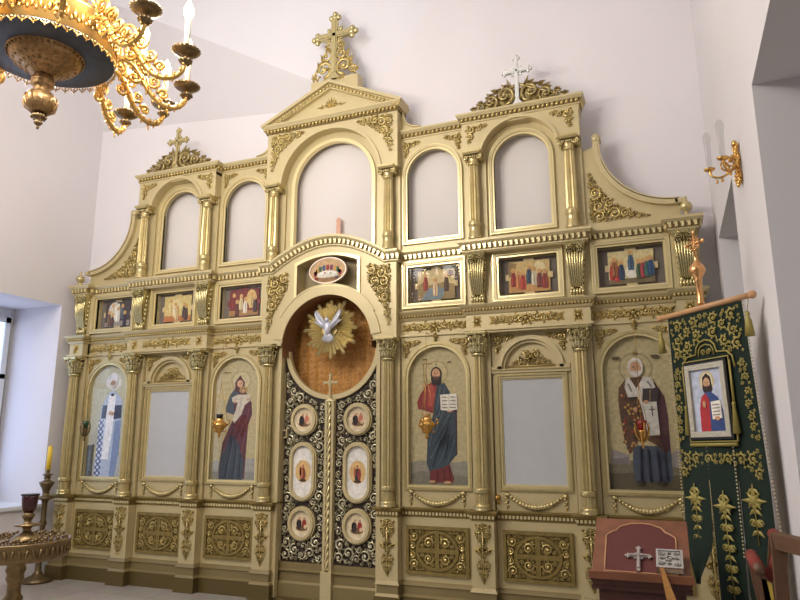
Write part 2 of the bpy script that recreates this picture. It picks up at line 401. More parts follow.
# =================================================================== ICONOSTASIS
CX=[.705,1.64,2.585,3.52]            # column axes
F=-.11                                # front plane of the projecting parts
ICO=empty('iconostasis',(0,0,0),'tall cream and gold carved icon screen with three tiers filling the end wall','icon screen')
def P(mb,name,m,parent=None,**k): return mb.build(name,m,parent or ICO,**k)
def PS(mb,name,m,tol=.004,**k):
    # one object per connected group of pieces (pieces closer than tol belong together)
    n=len(mb.v); par=list(range(n))
    def fd(a):
        while par[a]!=a: par[a]=par[par[a]]; a=par[a]
        return a
    for f in mb.f:
        r=fd(f[0])
        for v in f[1:]:
            q=fd(v)
            if q!=r: par[q]=r
    bb={}
    for i,v in enumerate(mb.v):
        r=fd(i)
        if r not in bb: bb[r]=[list(v),list(v)]
        else:
            for a in range(3): bb[r][0][a]=min(bb[r][0][a],v[a]); bb[r][1][a]=max(bb[r][1][a],v[a])
    keys=sorted(bb,key=lambda r:bb[r][0][0]); g={r:r for r in keys}
    def gd(a):
        while g[a]!=a: g[a]=g[g[a]]; a=g[a]
        return a
    for i,a in enumerate(keys):
        A=bb[a]
        for b in keys[i+1:]:
            B=bb[b]
            if B[0][0]>A[1][0]+tol: break
            if all(B[0][c]<=A[1][c]+tol and A[0][c]<=B[1][c]+tol for c in (1,2)): g[gd(b)]=gd(a)
    out={}
    for fi,f in enumerate(mb.f): out.setdefault(gd(fd(f[0])),[]).append(fi)
    res=[]
    for r,fs in out.items():
        q=MB(); q.mats=mb.mats; mp={}
        for fi in fs:
            ff=[]
            for v in mb.f[fi]:
                if v not in mp: mp[v]=len(q.v); q.v.append(mb.v[v])
                ff.append(mp[v])
            q.f.append(tuple(ff)); q.m.append(mb.m[fi]); q.s.append(mb.s[fi])
        res.append(q.build(name,m,ICO,**k))
    return res
def inst(o,x,parent=None,z=0,mirror=False,y=0):
    c=o.copy(); col.objects.link(c); c.location=(x,y,z)
    if mirror: c.scale.x=-1
    c.parent=parent or ICO; return c

# --- base: plinth, pedestal wall and pedestals
BAYS=[(.81,1.535),(1.745,2.48),(2.69,3.415)]
mb=MB()
for sx in (-1,1):
    for a,b in BAYS:
        x0,x1=sorted((sx*a,sx*b)); mb.frus(x0,x1,-.05,.15,0,x0,x1,-.05,.15,.15)
PS(mb,'base_plinth',PLINTHM)
mb=MB()
for sx in (-1,1):
    for a,b in BAYS:
        x0,x1=sorted((sx*a,sx*b))
        mb.frus(x0,x1,-.045,.1,.15,x0,x1,-.02,.1,.17); mb.frus(x0,x1,-.02,.1,.17,x0,x1,-.02,.1,.25); mb.frus(x0,x1,-.035,.1,.25,x0,x1,0,.1,.285)
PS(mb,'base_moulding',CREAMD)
mb=MB()
for sx in (-1,1):
    for i,(a,b) in enumerate(BAYS):
        if i==1: continue
        x0,x1=sorted((sx*a,sx*b)); mb.box(x0,x1,0,.12,.25,.95)
PS(mb,'pedestal_wall',CREAM)
ped=MB(); h=.105
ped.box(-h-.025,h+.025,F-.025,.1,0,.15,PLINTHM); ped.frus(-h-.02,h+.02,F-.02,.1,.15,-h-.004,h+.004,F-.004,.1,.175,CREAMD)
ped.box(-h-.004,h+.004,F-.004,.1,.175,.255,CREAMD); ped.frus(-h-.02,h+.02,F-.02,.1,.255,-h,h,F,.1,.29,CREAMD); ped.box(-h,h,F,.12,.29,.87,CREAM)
drop=MB(); y=F
fill(drop,[(0,.34),(.022,.37),(.045,.42),(.048,.50),(.02,.545),(.03,.58),(.062,.60),(.035,.64),(.02,.68),(.05,.715),(.066,.77),(.06,.84),(-.06,.84),(-.066,.77),(-.05,.715),(-.02,.68),(-.035,.64),(-.062,.60),(-.03,.58),(-.02,.545),(-.048,.50),(-.045,.42),(-.022,.37)],.036,.006,2,y,.03,mirror=0,over=1.25,maxn=40)
for s_ in (-1,1):
    drop.leaf(s_*.012,.60,PI/2-s_*1.2,.07,.03,y,.028); drop.leaf(s_*.01,.72,-PI/2+s_*.6,.06,.03,y,.028); drop.leaf(s_*.02,.83,PI/2+s_*2.4,.07,.035,y,.028)
rosette(drop,0,.62,.03,y,.034); rosette(drop,0,.80,.028,y,.034); drop.tube([(0,y-.014,.84),(0,y-.014,.34)],.007,5); drop.leaf(0,.37,-PI/2,.055,.03,y,.025)
drop.v=[(a*1.25,b,c) for a,b,c in drop.v]
pc0=MB(); cornice(pc0,-.105,.105,F,[(.004,.004,.86,.875),(.012,.012,.875,.915),(.02,.035,.915,.935),(.04,.04,.935,.95)],yb=.12,base=BRONZE)
teeth(pc0,-.12,.12,F-.012,.895,.034,.02,.026,.012,'box',GOLDB)
# lower column
cb=MB(); cb.lathe([(.078,.95),(.078,.965),(.07,.975),(.076,.99),(.07,1.005),(.062,1.01)],n=24); 
cb.lathe([(.06,1.01),(.06,1.10)],n=32,flute=1,fd=.08,smooth=False); cb.lathe([(.064,1.10),(.072,1.112),(.064,1.125),(.07,1.14),(.062,1.15)],n=24)
sh=shaft(.06,.052,1.15,2.365,fd=.2); cap=acanthus_cap(.2,.225)
sh3=shaft(.054,.046,3.70,4.30,fd=.2); b3=MB(); b3.lathe([(.07,3.5),(.07,3.53),(.06,3.545),(.064,3.56),(.056,3.575),(.056,3.64),(.062,3.65),(.066,3.665),(.058,3.68),(.062,3.69),(.055,3.70)],n=24)
c3=ionic_cap(.19,.14)
protos={}
YC=-.10
for sx in (-1,1):
    for x in CX:
        X=sx*x
        def put(key,mbx,m,parent,loc):
            if key not in protos:
                o=mbx.build(key.split('|')[0],m,parent,loc=loc); protos[key]=o; return o
            c=protos[key].copy(); col.objects.link(c); c.location=loc; c.parent=parent; return c
        p=put('pedestal',ped,CREAM,ICO,(X,0,0)); 
        put('carved_drop',drop,CARVE,p,(0,0,0)); put('pedestal_cornice',pc0,BRONZE,p,(0,0,0))
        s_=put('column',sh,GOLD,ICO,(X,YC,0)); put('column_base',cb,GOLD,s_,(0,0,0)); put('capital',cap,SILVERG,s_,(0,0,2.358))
        if x<3:
            s_=put('column|upper',sh3,GOLD,ICO,(X,YC,0)); put('column_base|upper',b3,GOLD,s_,(0,0,0)); put('capital|upper',c3,GOLD,s_,(0,0,4.285))
# pilasters behind lower columns, entablature blocks
mb=MB()
for sx in (-1,1):
    for x in CX: mb.box(sx*x-.1,sx*x+.1,-.035,.12,.94,2.6)
PS(mb,'pilaster_backing',CREAM)

# carved square panel
def carved_panel(W,H):
    mb=MB(); mb.mats=[BRONZE]
    mb.box(-W/2,W/2,-.012,.01,-H/2,H/2)
    for (a,b,c,d) in ((-W/2,W/2,H/2-.03,H/2),(-W/2,W/2,-H/2,-H/2+.03),(-W/2,-W/2+.03,-H/2+.03,H/2-.03),(W/2-.03,W/2,-H/2+.03,H/2-.03)): mb.box(a,b,-.032,0,c,d)
    R=H/2-.035; rx=R*1.18
    mb.strip(arc(0,0,rx-.028,0,360,36,R-.025),arc(0,0,rx,0,360,36,R),-.028,0,closed=True)
    mb.box(-.022,.022,-.027,0,-R,R); mb.box(-rx,-.022,-.026,0,-.022,.022); mb.box(.022,rx,-.026,0,-.022,.022)
    fo=MB()
    fill(fo,[(.028,.028)]+[(p[0]*.98,p[1]*.98) for p in arc(0,0,rx-.034,8,82,8,R-.031)],.05,.007,4,-.012,.028,over=1.25,maxn=26)
    x0=W/2-.034; z0=H/2-.034
    fill(fo,[(x0,.0),(x0,z0),(.02,z0),(rx*.5,R*.93),(rx*.82,R*.68),(rx*1.0,R*.35),(rx*1.02,0)],.04,.006,6,-.012,.026,over=1.25,maxn=26)
    for sx in (-1,1):
        for sz in (-1,1):
            V=[(sx*a,b,sz*c) for a,b,c in fo.v]; F_=fo.f if sx*sz>0 else [f[::-1] for f in fo.f]
            mb.add(V,F_,CARVE,False)
    mb.mats=[BRONZE]+mb.mats if mb.mats[0] is CARVE else mb.mats
    return mb
cp=carved_panel(.62,.43); CPO=None
garl=MB()
n=19
for i in range(n):
    t=i/(n-1); x=(t-.5)*.50; z=-.105*(1-(2*t-1)**2); r=.013+.012*S(t*PI)
    garl.blob((x,-.018,z),(r*1.25,r,r),n=7,h=5,M=Matrix.Rotation(.5 if i%2 else -.5,3,'Y'))
for s_ in (-1,1):
    garl.lathe([(.001,0),(.018,.0),(.022,.01),(.012,.016)],n=12,ax=Matrix.Translation((s_*.265,0,.0))@Matrix.Rotation(PI/2,4,'X'))
    garl.blob((s_*.265,-.02,0),(.02,.012,.02),n=8,h=5)
    for k in range(4): garl.blob((s_*.265+(.006 if k%2 else -.006),-.014,-.03-.022*k),(.016-.002*k,.012,.016),n=6,h=4)
    garl.leaf(s_*.265,-.1,-PI/2,.035,.02,0,.012)
GO=None
dcor=MB(); cornice(dcor,-.3625,.3625,0,[(.004,.004,.86,.875),(.012,.012,.875,.915),(.02,.035,.915,.935),(.04,.04,.935,.95)],yb=.12,el=0,er=0,base=BRONZE)
teeth(dcor,-.36,.36,-.012,.895,.034,.02,.026,.012,'box',GOLDB)

def arch_poly(x0,x1,z0,z1,n=20):       # rect with semicircular head, CCW from bottom left
    r=(x1-x0)/2; cx=(x0+x1)/2; cz=z1-r
    return [(x0,z0),(x1,z0)]+arc(cx,cz,r,0,180,n)
def wall_with_hole(mb,X0,X1,Z0,Z1,hole,y0,y1,m=None):
    # vertical slab with an arch-headed opening (hole = x0,x1,z0,z1)
    x0,x1,z0,z1=hole; r=(x1-x0)/2; cz=z1-r
    mb.box(X0,x0,y0,y1,Z0,Z1,m); mb.box(x1,X1,y0,y1,Z0,Z1,m)
    if z0>Z0: mb.box(x0,x1,y0,y1,Z0,z0,m)
    A_=arc((x0+x1)/2,cz,r,180,0,24); B_=[(p[0],Z1) for p in A_]
    mb.strip(A_,B_,y0,y1,m)
def arch_frame(x0,x1,z0,z1,w,y0,y1,mb=None,m=None,n=24,bottom=True):
    mb=mb or MB(); r=(x1-x0)/2; cx=(x0+x1)/2; cz=z1-r
    inn=[(x0,z0)]+arc(cx,cz,r,180,0,n)+[(x1,z0)]; out=[(x0-w,z0-(w if bottom else 0))]+arc(cx,cz,r+w,180,0,n)+[(x1+w,z0-(w if bottom else 0))]
    if bottom: mb.strip(inn,out,y0,y1,m,closed=True)
    else: mb.strip(inn,out,y0,y1,m)
    return mb
# --- lower tier, bays 1 and 3: arched icon niches; bay 2: deacons' doors
NICHE=[(.885,1.483),None,(2.755,3.353)]
for sx in (-1,1):
    for i,(a,b) in enumerate(BAYS):
        cx=(a+b)/2
        if i!=1:
            mb=MB(); n0,n1=NICHE[i]; x0,x1=sorted((sx*a,sx*b)); h0,h1=sorted((sx*n0,sx*n1))
            wall_with_hole(mb,x0,x1,.95,2.58,(h0,h1,1.158,2.487),0,.10); P(mb,'niche_wall',CREAM)
            f=MB(); arch_frame(h0-.022,h1+.022,1.158-.022,2.487+.022,.024,-.024,.0,f,GOLD); arch_frame(h0,h1,1.158,2.487,.022,-.012,.01,f,GOLDB); P(f,'niche_frame',GOLD)
            if GO is None: GO=P(garl,'garland',GOLD,loc=(sx*cx,0,1.09)); 
            else: inst(GO,sx*cx,z=1.09)
            if CPO is None: CPO=P(cp,'carved_panel',BRONZE,loc=(sx*cx,0,.565)); DCO=P(dcor,'dentil_moulding',BRONZE,loc=(sx*cx,0,0))
            else: inst(CPO,sx*cx,z=.565); inst(DCO,sx*cx)
        else:
            lab='deacon door with plain pale grey panel and gilded carved square, %s'
            D=empty('side_door',(sx*cx,0,0),lab%('left of the central gates' if sx<0 else 'right of the central gates, with a round knob'),'door','side doors of the icon screen')
            q=MB(); hw=(b-a)/2-.004; q.box(-hw,hw,.0,.05,.25,1.125,CREAM); q.box(-hw,hw,.05,.06,.94,2.26,CREAM)
            q.box(-hw,-.335,.0,.05,1.125,2.2,CREAM); q.box(.335,hw,.0,.05,1.125,2.2,CREAM); q.build('door_leaf',CREAM,D)
            q=MB()
            for (w0,y0,y1,mm) in ((.335,-.02,.02,GOLD),(.315,-.006,.035,CREAM),(.303,.01,.04,GOLDB)):
                w1=w0-.022; zt=2.19-(.335-w0); zb=1.125+(.335-w0)
                q.box(-w0,-w1,y0,y1,zb,zt,mm); q.box(w1,w0,y0,y1,zb,zt,mm); q.box(-w1,w1,y0,y1,zt-.022,zt,mm); q.box(-w1,w1,y0,y1,zb,zb+.022,mm)
            q.build('panel_frame',GOLD,D)
            q=MB(); q.box(-.285,.285,.02,.035,1.17,2.15); q.build('door_panel',WHITEP,D)
            c=inst(GO,0,D,1.09); inst(CPO,0,D,.565); inst(DCO,0,D,0)
            if sx>0:
                q=MB(); q.lathe([(.02,0),(.022,.006),(.009,.01),(.009,.03),(.022,.045),(.024,.06),(.012,.072),(.001,.074)],n=14,ax=Matrix.Rotation(PI/2,4,'X')); q.blob((0,-.006,-.045),(.012,.008,.014),n=8)
                q.tube([(0,-.004,-.02),(0,-.004,-.06)],.012,6); q.build('door_knob',BRASS,D,loc=(-.345,0,1.065))
            # arched head above the door
            q=MB(); x0,x1=sorted((sx*a,sx*b)); c_=sx*cx; rr=.30
            q.box(x0,x1,.045,.1,2.2,2.6); 
            A_=arc(c_,2.235,rr,180,0,24); B_=[(p[0],2.6) for p in A_]; A_=[(x0,2.27)]+A_+[(x1,2.27)]; B_=[(x0,2.6)]+B_+[(x1,2.6)]
            q.strip(A_,B_,0,.1); P(q,'door_head',CREAM)
            q=MB(); q.strip(arc(c_,2.235,rr-.03,180,0,24),arc(c_,2.235,rr+.012,180,0,24),-.03,.05); q.strip(arc(c_,2.235,rr-.055,180,0,24),arc(c_,2.235,rr-.03,180,0,24),-.0,.06)
            for s2 in (-1,1): q.box(*sorted((c_+s2*(rr-.03),c_+s2*.3675)),-.03,.05,2.225,2.26)
            q.box(x0,x1,-.03,.05,2.195,2.222); q.frus(x0,x1,-.045,.05,2.222,x0,x1,-.03,.05,2.235); P(q,'door_head_moulding',CREAM)
            q=MB(); y=.045
            fill(q,[(c_,2.27),(c_+.21,2.27),(c_+.20,2.30),(c_+.12,2.345),(c_+.07,2.41),(c_,2.44),(c_-.07,2.41),(c_-.12,2.345),(c_-.20,2.30),(c_-.21,2.27)],.045,.007,9,y,.034,mirror=c_,over=1.2,maxn=40)
            rosette(q,c_,2.345,.055,y,.04,10); q.tube([(c_-.22,y-.01,2.262),(c_+.22,y-.01,2.262)],.009,5); P(q,'fan_carving',CARVE)
# corner sprigs in lower tier spandrels, above the niches and doors
sp1=spray(.19,.16); SP1=None
def place_spray(cx,hw,z,y,o,kx=1.,kz=1.):
    for s2 in (-1,1):
        c=inst(o,cx+s2*hw,z=z,y=y); c.scale=(-s2*kx,1,kz)
SP1=P(sp1,'corner_sprig',CARVE,loc=(9,9,9))
for sx in (-1,1):
    for i,(a,b) in enumerate(BAYS): place_spray(sx*(a+b)/2,.335,2.56,0,SP1)

# --- first entablature (frieze), z 2.58-2.85
E1=[(.0,.0,2.58,2.60),(.02,.02,2.60,2.625),(.0,.0,2.625,2.76),(.012,.03,2.76,2.785),(.03,.03,2.785,2.815),(.03,.055,2.815,2.84),(.055,.06,2.84,2.852)]
mb=MB();
segs=[(.80,1.53,0,0,0),(1.53,2.695,F,1,1),(2.695,3.41,0,0,0),(3.41,3.625,F,1,1)]
for sx in (-1,1):
    for (a,b,y,el,er) in segs:
        x0,x1=sorted((sx*a,sx*b)); cornice(mb,x0,x1,y,E1,yb=.15,el=el,er=er)
mb.box(-.8,-.6,F,.15,2.58,2.6)
PS(mb,'entablature',CREAM)
mb=MB()
for sx in (-1,1):
    for (a,b,y,el,er) in segs:
        x0,x1=sorted((sx*a,sx*b)); teeth(mb,x0-.02*el,x1+.02*er,y-.036,2.80,.032,.026,.026,.014,'egg',ret=3 if el else 0)
PS(mb,'bead_row',CARVE,tol=.03)
def frieze(W,H):
    q=MB(); N=5
    for s2 in (-1,1):
        for k in range(N):
            x=s2*W*(.07+.095*k); r=H*.44*(1-.1*k); scroll(q,x,(H*.07 if k%2 else -H*.07),r,PI/2*(1 if k%2 else -1),s2*(1 if k%2 else -1),0,.022)
            q.leaf(x,0,(0 if s2>0 else PI)+.6*(1 if k%2 else -1),W*.11,H*.42,0,.024)
            q.leaf(x,0,(0 if s2>0 else PI)-.6*(1 if k%2 else -1),W*.11,H*.42,0,.024)
        q.leaf(s2*W*.42,0,0 if s2>0 else PI,W*.08,H*.4,0,.02)
    rosette(q,0,0,H*.55,0,.035); return q
FR=None
fz=frieze(.66,.115); ros=MB(); rosette(ros,0,0,.055,0,.025,8)
for s2 in (-1,1):
    for s3 in (-1,1): ros.leaf(0,0,math.atan2(s3,s2*.6),.075,.03,0,.018)
for sx in (-1,1):
    for i,(a,b) in enumerate(BAYS):
        y=F if i==1 else 0
        if FR is None: FR=P(fz,'frieze_scrollwork',CARVE,loc=(sx*(a+b)/2,y,2.692))
        else: inst(FR,sx*(a+b)/2,z=2.692,y=y)
RO=None
for sx in (-1,1):
    for x in CX[1:]:
        if RO is None: RO=P(ros,'frieze_rosette',CARVE,loc=(sx*x,F,2.69))
        else: inst(RO,sx*x,z=2.69,y=F)
# keystone tassels hanging over the icon niches
kt=MB()
kt.leaf(0,.03,-PI/2,.08,.05,0,.03); kt.blob((0,-.02,.02),(.016,.014,.016)); kt.leaf(0,0,-PI/2+.7,.045,.025,0,.02); kt.leaf(0,0,-PI/2-.7,.045,.025,0,.02); kt.leaf(0,-.02,-PI/2,.06,.03,0,.02)
KT=None
for x in (-3.05,-1.18,1.18,3.05):
    if KT is None: KT=P(kt,'hanging_leaf',GOLD,loc=(x,-.02,2.60))
    else: inst(KT,x,z=2.60,y=-.02)

# --- second tier: feast icons between console pilasters, z 2.85-3.37
HOLE2=[(.888,1.45),(1.84,2.406),(2.775,3.345)]
Z2a,Z2b=2.943,3.322
mb=MB(); fr=MB()
for sx in (-1,1):
    for i,(a,b) in enumerate(HOLE2):
        x0,x1=sorted((sx*a,sx*b)); c=(x0+x1)/2; W0=c-.475; W1=c+.475
        mb.box(W0,x0,0,.1,2.85,3.4); mb.box(x1,W1,0,.1,2.85,3.4); mb.box(x0,x1,0,.1,2.85,Z2a); mb.box(x0,x1,0,.1,Z2b,3.4)
        f=MB()
        for (g,w,y0,y1,m_) in ((.0,.02,-.012,.03,GOLDB),(.02,.03,-.03,.0,CREAM),(.045,.012,-.036,0,GOLDB)):
            p0,p1,q0,q1=x0-g,x1+g,Z2a-g,Z2b+g
            f.box(p0-w,p0,y0,y1,q0-w,q1+w,m_); f.box(p1,p1+w,y0,y1,q0-w,q1+w,m_); f.box(p0,p1,y0,y1,q1,q1+w,m_); f.box(p0,p1,y0,y1,q0-w,q0,m_)
        P(f,'icon_frame',GOLDB)
PS(mb,'second_tier_wall',CREAM)
mb=MB()
for sx in (-1,1):
    for i,(a,b) in enumerate(HOLE2):
        x0,x1=sorted((sx*a,sx*b)); mb.box(x0,x1,.085,.1,Z2a,Z2b)
PS(mb,'icon_niche_back',mat('niche_back',(112,102,92),.8))
# console pilaster
con=MB()
N=7
for k in range(N):     # vertical strigils, bulging forward and tapering down
    path=[];rad=[]
    for i in range(12):
        t=i/11; z=3.30-.36*t; hw=.075-.03*t; yy=-.05-.055*K(t*PI*.5)-.02*S(t*PI)
        path.append(((k-(N-1)/2)/(N-1)*2*hw,yy,z)); rad.append(.013-.004*t)
    con.tube(path,rad,5)
bk=[]
con.frus(-.045,.045,-.05,.0,2.93,-.078,.078,-.11,.0,3.3)
con.frus(-.07,.07,-.08,.0,2.855,-.06,.06,-.07,.0,2.885); con.box(-.075,.075,-.085,0,2.85,2.858); 
for k in range(5): con.blob(((k-2)*.026,-.068,2.915),(.017,.02,.035),n=6)
for s2 in (-1,1):
    con.blob((s2*.045,-.07,2.945),(.022,.02,.022)); scroll(con,s2*.05,3.335,.036,PI/2,s2,-.12,.03); scroll(con,s2*.04,3.29,.026,PI/2,-s2,-.11,.03)
for k in range(5): con.leaf(0,3.36,-PI/2+(k-2)*.45,.11-.01*abs(k-2),.035,-.118,.03)
con.frus(-.08,.08,-.11,0,3.30,-.09,.09,-.125,0,3.35); con.frus(-.095,.095,-.13,0,3.35,-.1,.1,-.14,0,3.385)
for s2 in (-1,1):        # side leafwork hanging on the flank
    for k in range(7): con.blob((s2*(.078-.004*k),-.035,3.29-.055*k),(.012,.024,.03),n=6)
CO=None
for sx in (-1,1):
    for x in CX[1:]:
        if CO is None: CO=P(con,'console_pilaster',SILVERG,loc=(sx*x,0,0))
        else: inst(CO,sx*x)
# --- second cornice z 3.37-3.50, level on the wings, arched over the centre
E2=[(.0,.01,3.372,3.385),(.02,.02,3.385,3.40),(.025,.025,3.40,3.455),(.04,.055,3.455,3.475),(.06,.06,3.475,3.50)]
mb=MB(); tt=MB()
for sx in (-1,1):
    for (a,b,y,el,er) in [(.80,1.53,0,0,0),(1.53,2.695,F,1,1),(2.695,3.41,0,0,0),(3.41,3.63,F,1,1)]:
        x0,x1=sorted((sx*a,sx*b)); cornice(mb,x0,x1,y,E2,yb=.15,el=el,er=er); tt=MB(); teeth(tt,x0-.02*el,x1+.02*er,y-.025,3.427,.052,.022,.046,.022,'s',ret=0)
        if el:
            for xx,s3 in ((x0,-1),(x1,1)): tt.box(*sorted((xx+s3*.02,xx+s3*.045)),y+.01,y+.04,3.405,3.45)
        P(tt,'dentil_row',GOLDB)
# centre arched part: path (x, z of the cornice bottom)
def cpath(n=36):
    pts=[(-.83,0),(-.70,0)]
    for i in range(n+1):
        u=-1+2*i/n; x=.66*u; pts.append((x,.245*(K(u*PI/2)**.9 if abs(u)<1 else 0)))
    return pts+[(.70,0),(.83,0)]
cpth=cpath()
def sweep(mb,pth,y,layers,yb,m=None):
    for (oa,ob,z0,z1) in layers:
        n=len(pth); V=[]
        N_=[]
        for i in range(n):
            a=pth[max(i-1,0)]; b=pth[min(i+1,n-1)]; t=math.atan2(b[1]-a[1],b[0]-a[0]); N_.append((-S(t),K(t)))
        for (o_,z) in ((oa,z0),(ob,z1)):
            for yy in (y-o_,yb):
                for i in range(n): V.append((pth[i][0]+N_[i][0]*(z-3.372),yy,3.372+pth[i][1]+N_[i][1]*(z-3.372)))
        Fc=[]
        for i in range(n-1):
            j=i+1; Fc+= [(i,j,2*n+j,2*n+i),(2*n+i,2*n+j,3*n+j,3*n+i),(n+i,n+j,j,i),(3*n+i,3*n+j,n+j,n+i)]
        Fc+= [(0,2*n,3*n,n),(n-1,2*n-1,4*n-1,3*n-1)]
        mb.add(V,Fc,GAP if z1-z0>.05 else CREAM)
sweep(mb,cpth,F,E2,.15)
PS(mb,'dentil_cornice',CREAM)
# teeth along the arched part
tt=MB()
L=0; acc=0
for i in range(len(cpth)-1):
    a,b=cpth[i],cpth[i+1]; d=math.hypot(b[0]-a[0],b[1]-a[1]); t=math.atan2(b[1]-a[1],b[0]-a[0])
    while acc<d:
        x=a[0]+(b[0]-a[0])*acc/d; z=a[1]+(b[1]-a[1])*acc/d
        q=MB(); q.box(-.011,.011,-.022,.01,.032,.078); q.box(-.022,.002,-.02,.01,.063,.078)
        q.xf(Matrix.Translation((x,F-.025,3.372+z))@Matrix.Rotation(-t,4,'Y')); tt.add(q.v,q.f)
        acc+=.052
    acc-=d
P(tt,'dentil_row',GOLDB)

# --- centre block around the royal gates
CZ=2.56; CR=.53
mb=MB(); mb.mats=[CREAM]
A_=[(-.8,2.58)]+[p for p in arc(0,CZ,CR,173,7,40)]+[(.8,2.58)]
top=[(-.8,3.38)]
def topz(x):
    return 3.375+ (.245*(K(x/.66*PI/2)**.9) if abs(x)<.66 else 0)
B_=[(p[0],topz(p[0])) for p in A_]
# leave a window for the small oval picture: build face in vertical slices with gap
def inwin(x): # picture window outline top/bottom
    return (2.51+math.sqrt(max(0,.665**2-x*x))+.035, topz(x)-.10)
NS=64
for i in range(NS):
    xa=-.8+1.6*i/NS; xb=-.8+1.6*(i+1)/NS; xm=(xa+xb)/2
    def lo(x): return CZ+math.sqrt(CR*CR-x*x) if abs(x)<CR*.992 else 2.58
    if abs(xm)<.365:
        wa,wb=inwin(xa),inwin(xb)
        mb.add([(xa,F,lo(xa)),(xb,F,lo(xb)),(xb,F,wb[0]),(xa,F,wa[0]),(xa,F,wa[1]),(xb,F,wb[1]),(xb,F,topz(xb)),(xa,F,topz(xa))],[(0,1,2,3),(4,5,6,7)])
        mb.add([(xa,F,wa[0]),(xb,F,wb[0]),(xb,.05,wb[0]),(xa,.05,wa[0]),(xa,F,wa[1]),(xb,F,wb[1]),(xb,.05,wb[1]),(xa,.05,wa[1])],[(0,1,2,3),(7,6,5,4)])
    else: mb.add([(xa,F,lo(xa)),(xb,F,lo(xb)),(xb,F,topz(xb)),(xa,F,topz(xa))],[(0,1,2,3)])
for s2 in (-1,1): # window cheeks, block sides
    x=s2*.3625; w=inwin(x); V=[(x,F,w[0]),(x,F,w[1]),(x,.05,w[1]),(x,.05,w[0])]; mb.add(V,[(0,1,2,3) if s2<0 else (3,2,1,0)])
    x=s2*.8; V=[(x,F,2.58),(x,F,3.38),(x,.12,3.38),(x,.12,2.58)]; mb.add(V,[(0,1,2,3)])
mb.box(-.8,-.53,F,.12,2.575,2.582); mb.box(.53,.8,F,.12,2.575,2.582)
# cylinder reveal of the round opening
A2=arc(0,CZ,CR,0,360,60); n=len(A2)
mb.add([(p[0],F,p[1]) for p in A2 if 1]+[(p[0],.12,p[1]) for p in A2],[(i,i+1,n+i+1,n+i) for i in range(n-1) if A2[i][1]>2.5],mat('reveal_brown',(120,84,52),.6),smooth=True)
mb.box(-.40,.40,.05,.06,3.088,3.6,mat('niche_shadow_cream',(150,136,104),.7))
mb.mats=[CREAM if k is None else k for k in mb.mats]; RV=len(mb.mats)-1
P(mb,'centre_block',CREAM)
mb=MB(); mb.strip(arc(0,CZ,CR+.0,172,8,40),arc(0,CZ,CR+.105,172,8,40),F-.015,F); mb.strip(arc(0,CZ,CR+.105,150,30,36),arc(0,CZ,CR+.12,150,30,36),F-.022,F,GOLD)
mb.m=[0]*len(mb.m); mb.mats=[CREAM]; P(mb,'centre_archivolt',CREAM)
# moulded frame of the small oval picture window
mb=MB(); xs=[-.3625+.725*i/24 for i in range(25)]
inn=[(x,inwin(x)[0]) for x in xs]+[(x,inwin(x)[1]) for x in xs[::-1]]
def grow(p):
    dx=.03*(1 if p[0]>0.3 else (-1 if p[0]<-.3 else 0)); return (p[0]+dx,p[1])
out=[(p[0]*1.09,p[1]-.028) for p in inn[:25]]+[(p[0]*1.09,p[1]+.028) for p in inn[25:]]
mb.strip(inn,out,F-.018,F+.01,closed=True); P(mb,'picture_window_frame',GOLDB)
def mirror_pair(mbx,name,m,y):
    a=P(mbx,name,m,loc=(0,y,0)); b=P(mbx,name,m,loc=(0,y,0),mirror=True); return a,b
q=MB(); poly=[(.47,3.36),(.735,3.36),(.735,2.66),(.66,2.80),(.60,2.90),(.50,3.08)]
q2=[(.465,3.37),(.74,3.37),(.74,3.0),(.735,2.64),(.70,2.72),(.66,2.90),(.60,2.98),(.52,3.16)]
fill(q,[(.47,3.36),(.735,3.36),(.735,2.66),(.69,2.78),(.655,2.93),(.57,3.05),(.48,3.2)],.05,.007,3,0,.034,over=1.35,maxn=140)
mirror_pair(q,'spandrel_carving',CARVE,F)
# narrow cream jambs beside the gates
mb=MB()
for s2 in (-1,1): mb.box(*sorted((s2*.575,s2*.62)),-.04,.12,.25,2.6); mb.box(*sorted((s2*.56,s2*.60)),-.06,.0,0,2.58)
PS(mb,'gate_jamb',CREAM)
mb=MB()
mb.box(-.61,.61,-.06,.1,0,.03); P(mb,'gate_threshold',PLINTHM)

# --- third tier
mb=MB(); bk_=MB(); frm=MB()
BO=[(.885,1.446),(1.825,2.377)]
for sx in (-1,1):
    for i,(a,b) in enumerate(BO):
        x0,x1=sorted((sx*a,sx*b)); c=(x0+x1)/2
        wall_with_hole(mb,c-.475,c+.475,3.5,4.70,(x0,x1,3.617,4.592),0,.04)
        f=MB(); arch_frame(x0,x1,3.617,4.592,.02,-.012,.03,f,GOLDB); arch_frame(x0-.02,x1+.02,3.597,4.612,.022,-.026,.0,f,CREAM); arch_frame(x0-.042,x1+.042,3.575,4.634,.008,-.032,.0,f,GOLDB); P(f,'arched_frame',GOLDB)
        if i==1:     # outer arch standing on the columns
            f=MB(); X0,X1=sorted((sx*1.53,sx*2.695)); h0,h1=sorted((sx*1.725,sx*2.498))
            r=(h1-h0)/2; cz=4.42-.07
            A_=[(X0,4.42)]+[p for p in arc(c,4.335,r,167,13,28)]+[(X1,4.42)]; B_=[(p[0],4.735) for p in A_]; f.strip(A_,B_,F-.003,.02); P(f,'outer_arch',CREAM)
            f=MB(); f.strip(arc(c,4.335,r-.004,167,13,28),arc(c,4.335,r+.028,167,13,28),F-.022,F+.01); P(f,'outer_arch_moulding',CREAM)
mb.box(.6,.69,0,.04,3.5,4.9); mb.box(-.69,-.6,0,.04,3.5,4.9)
PS(mb,'third_tier_wall',CREAM)
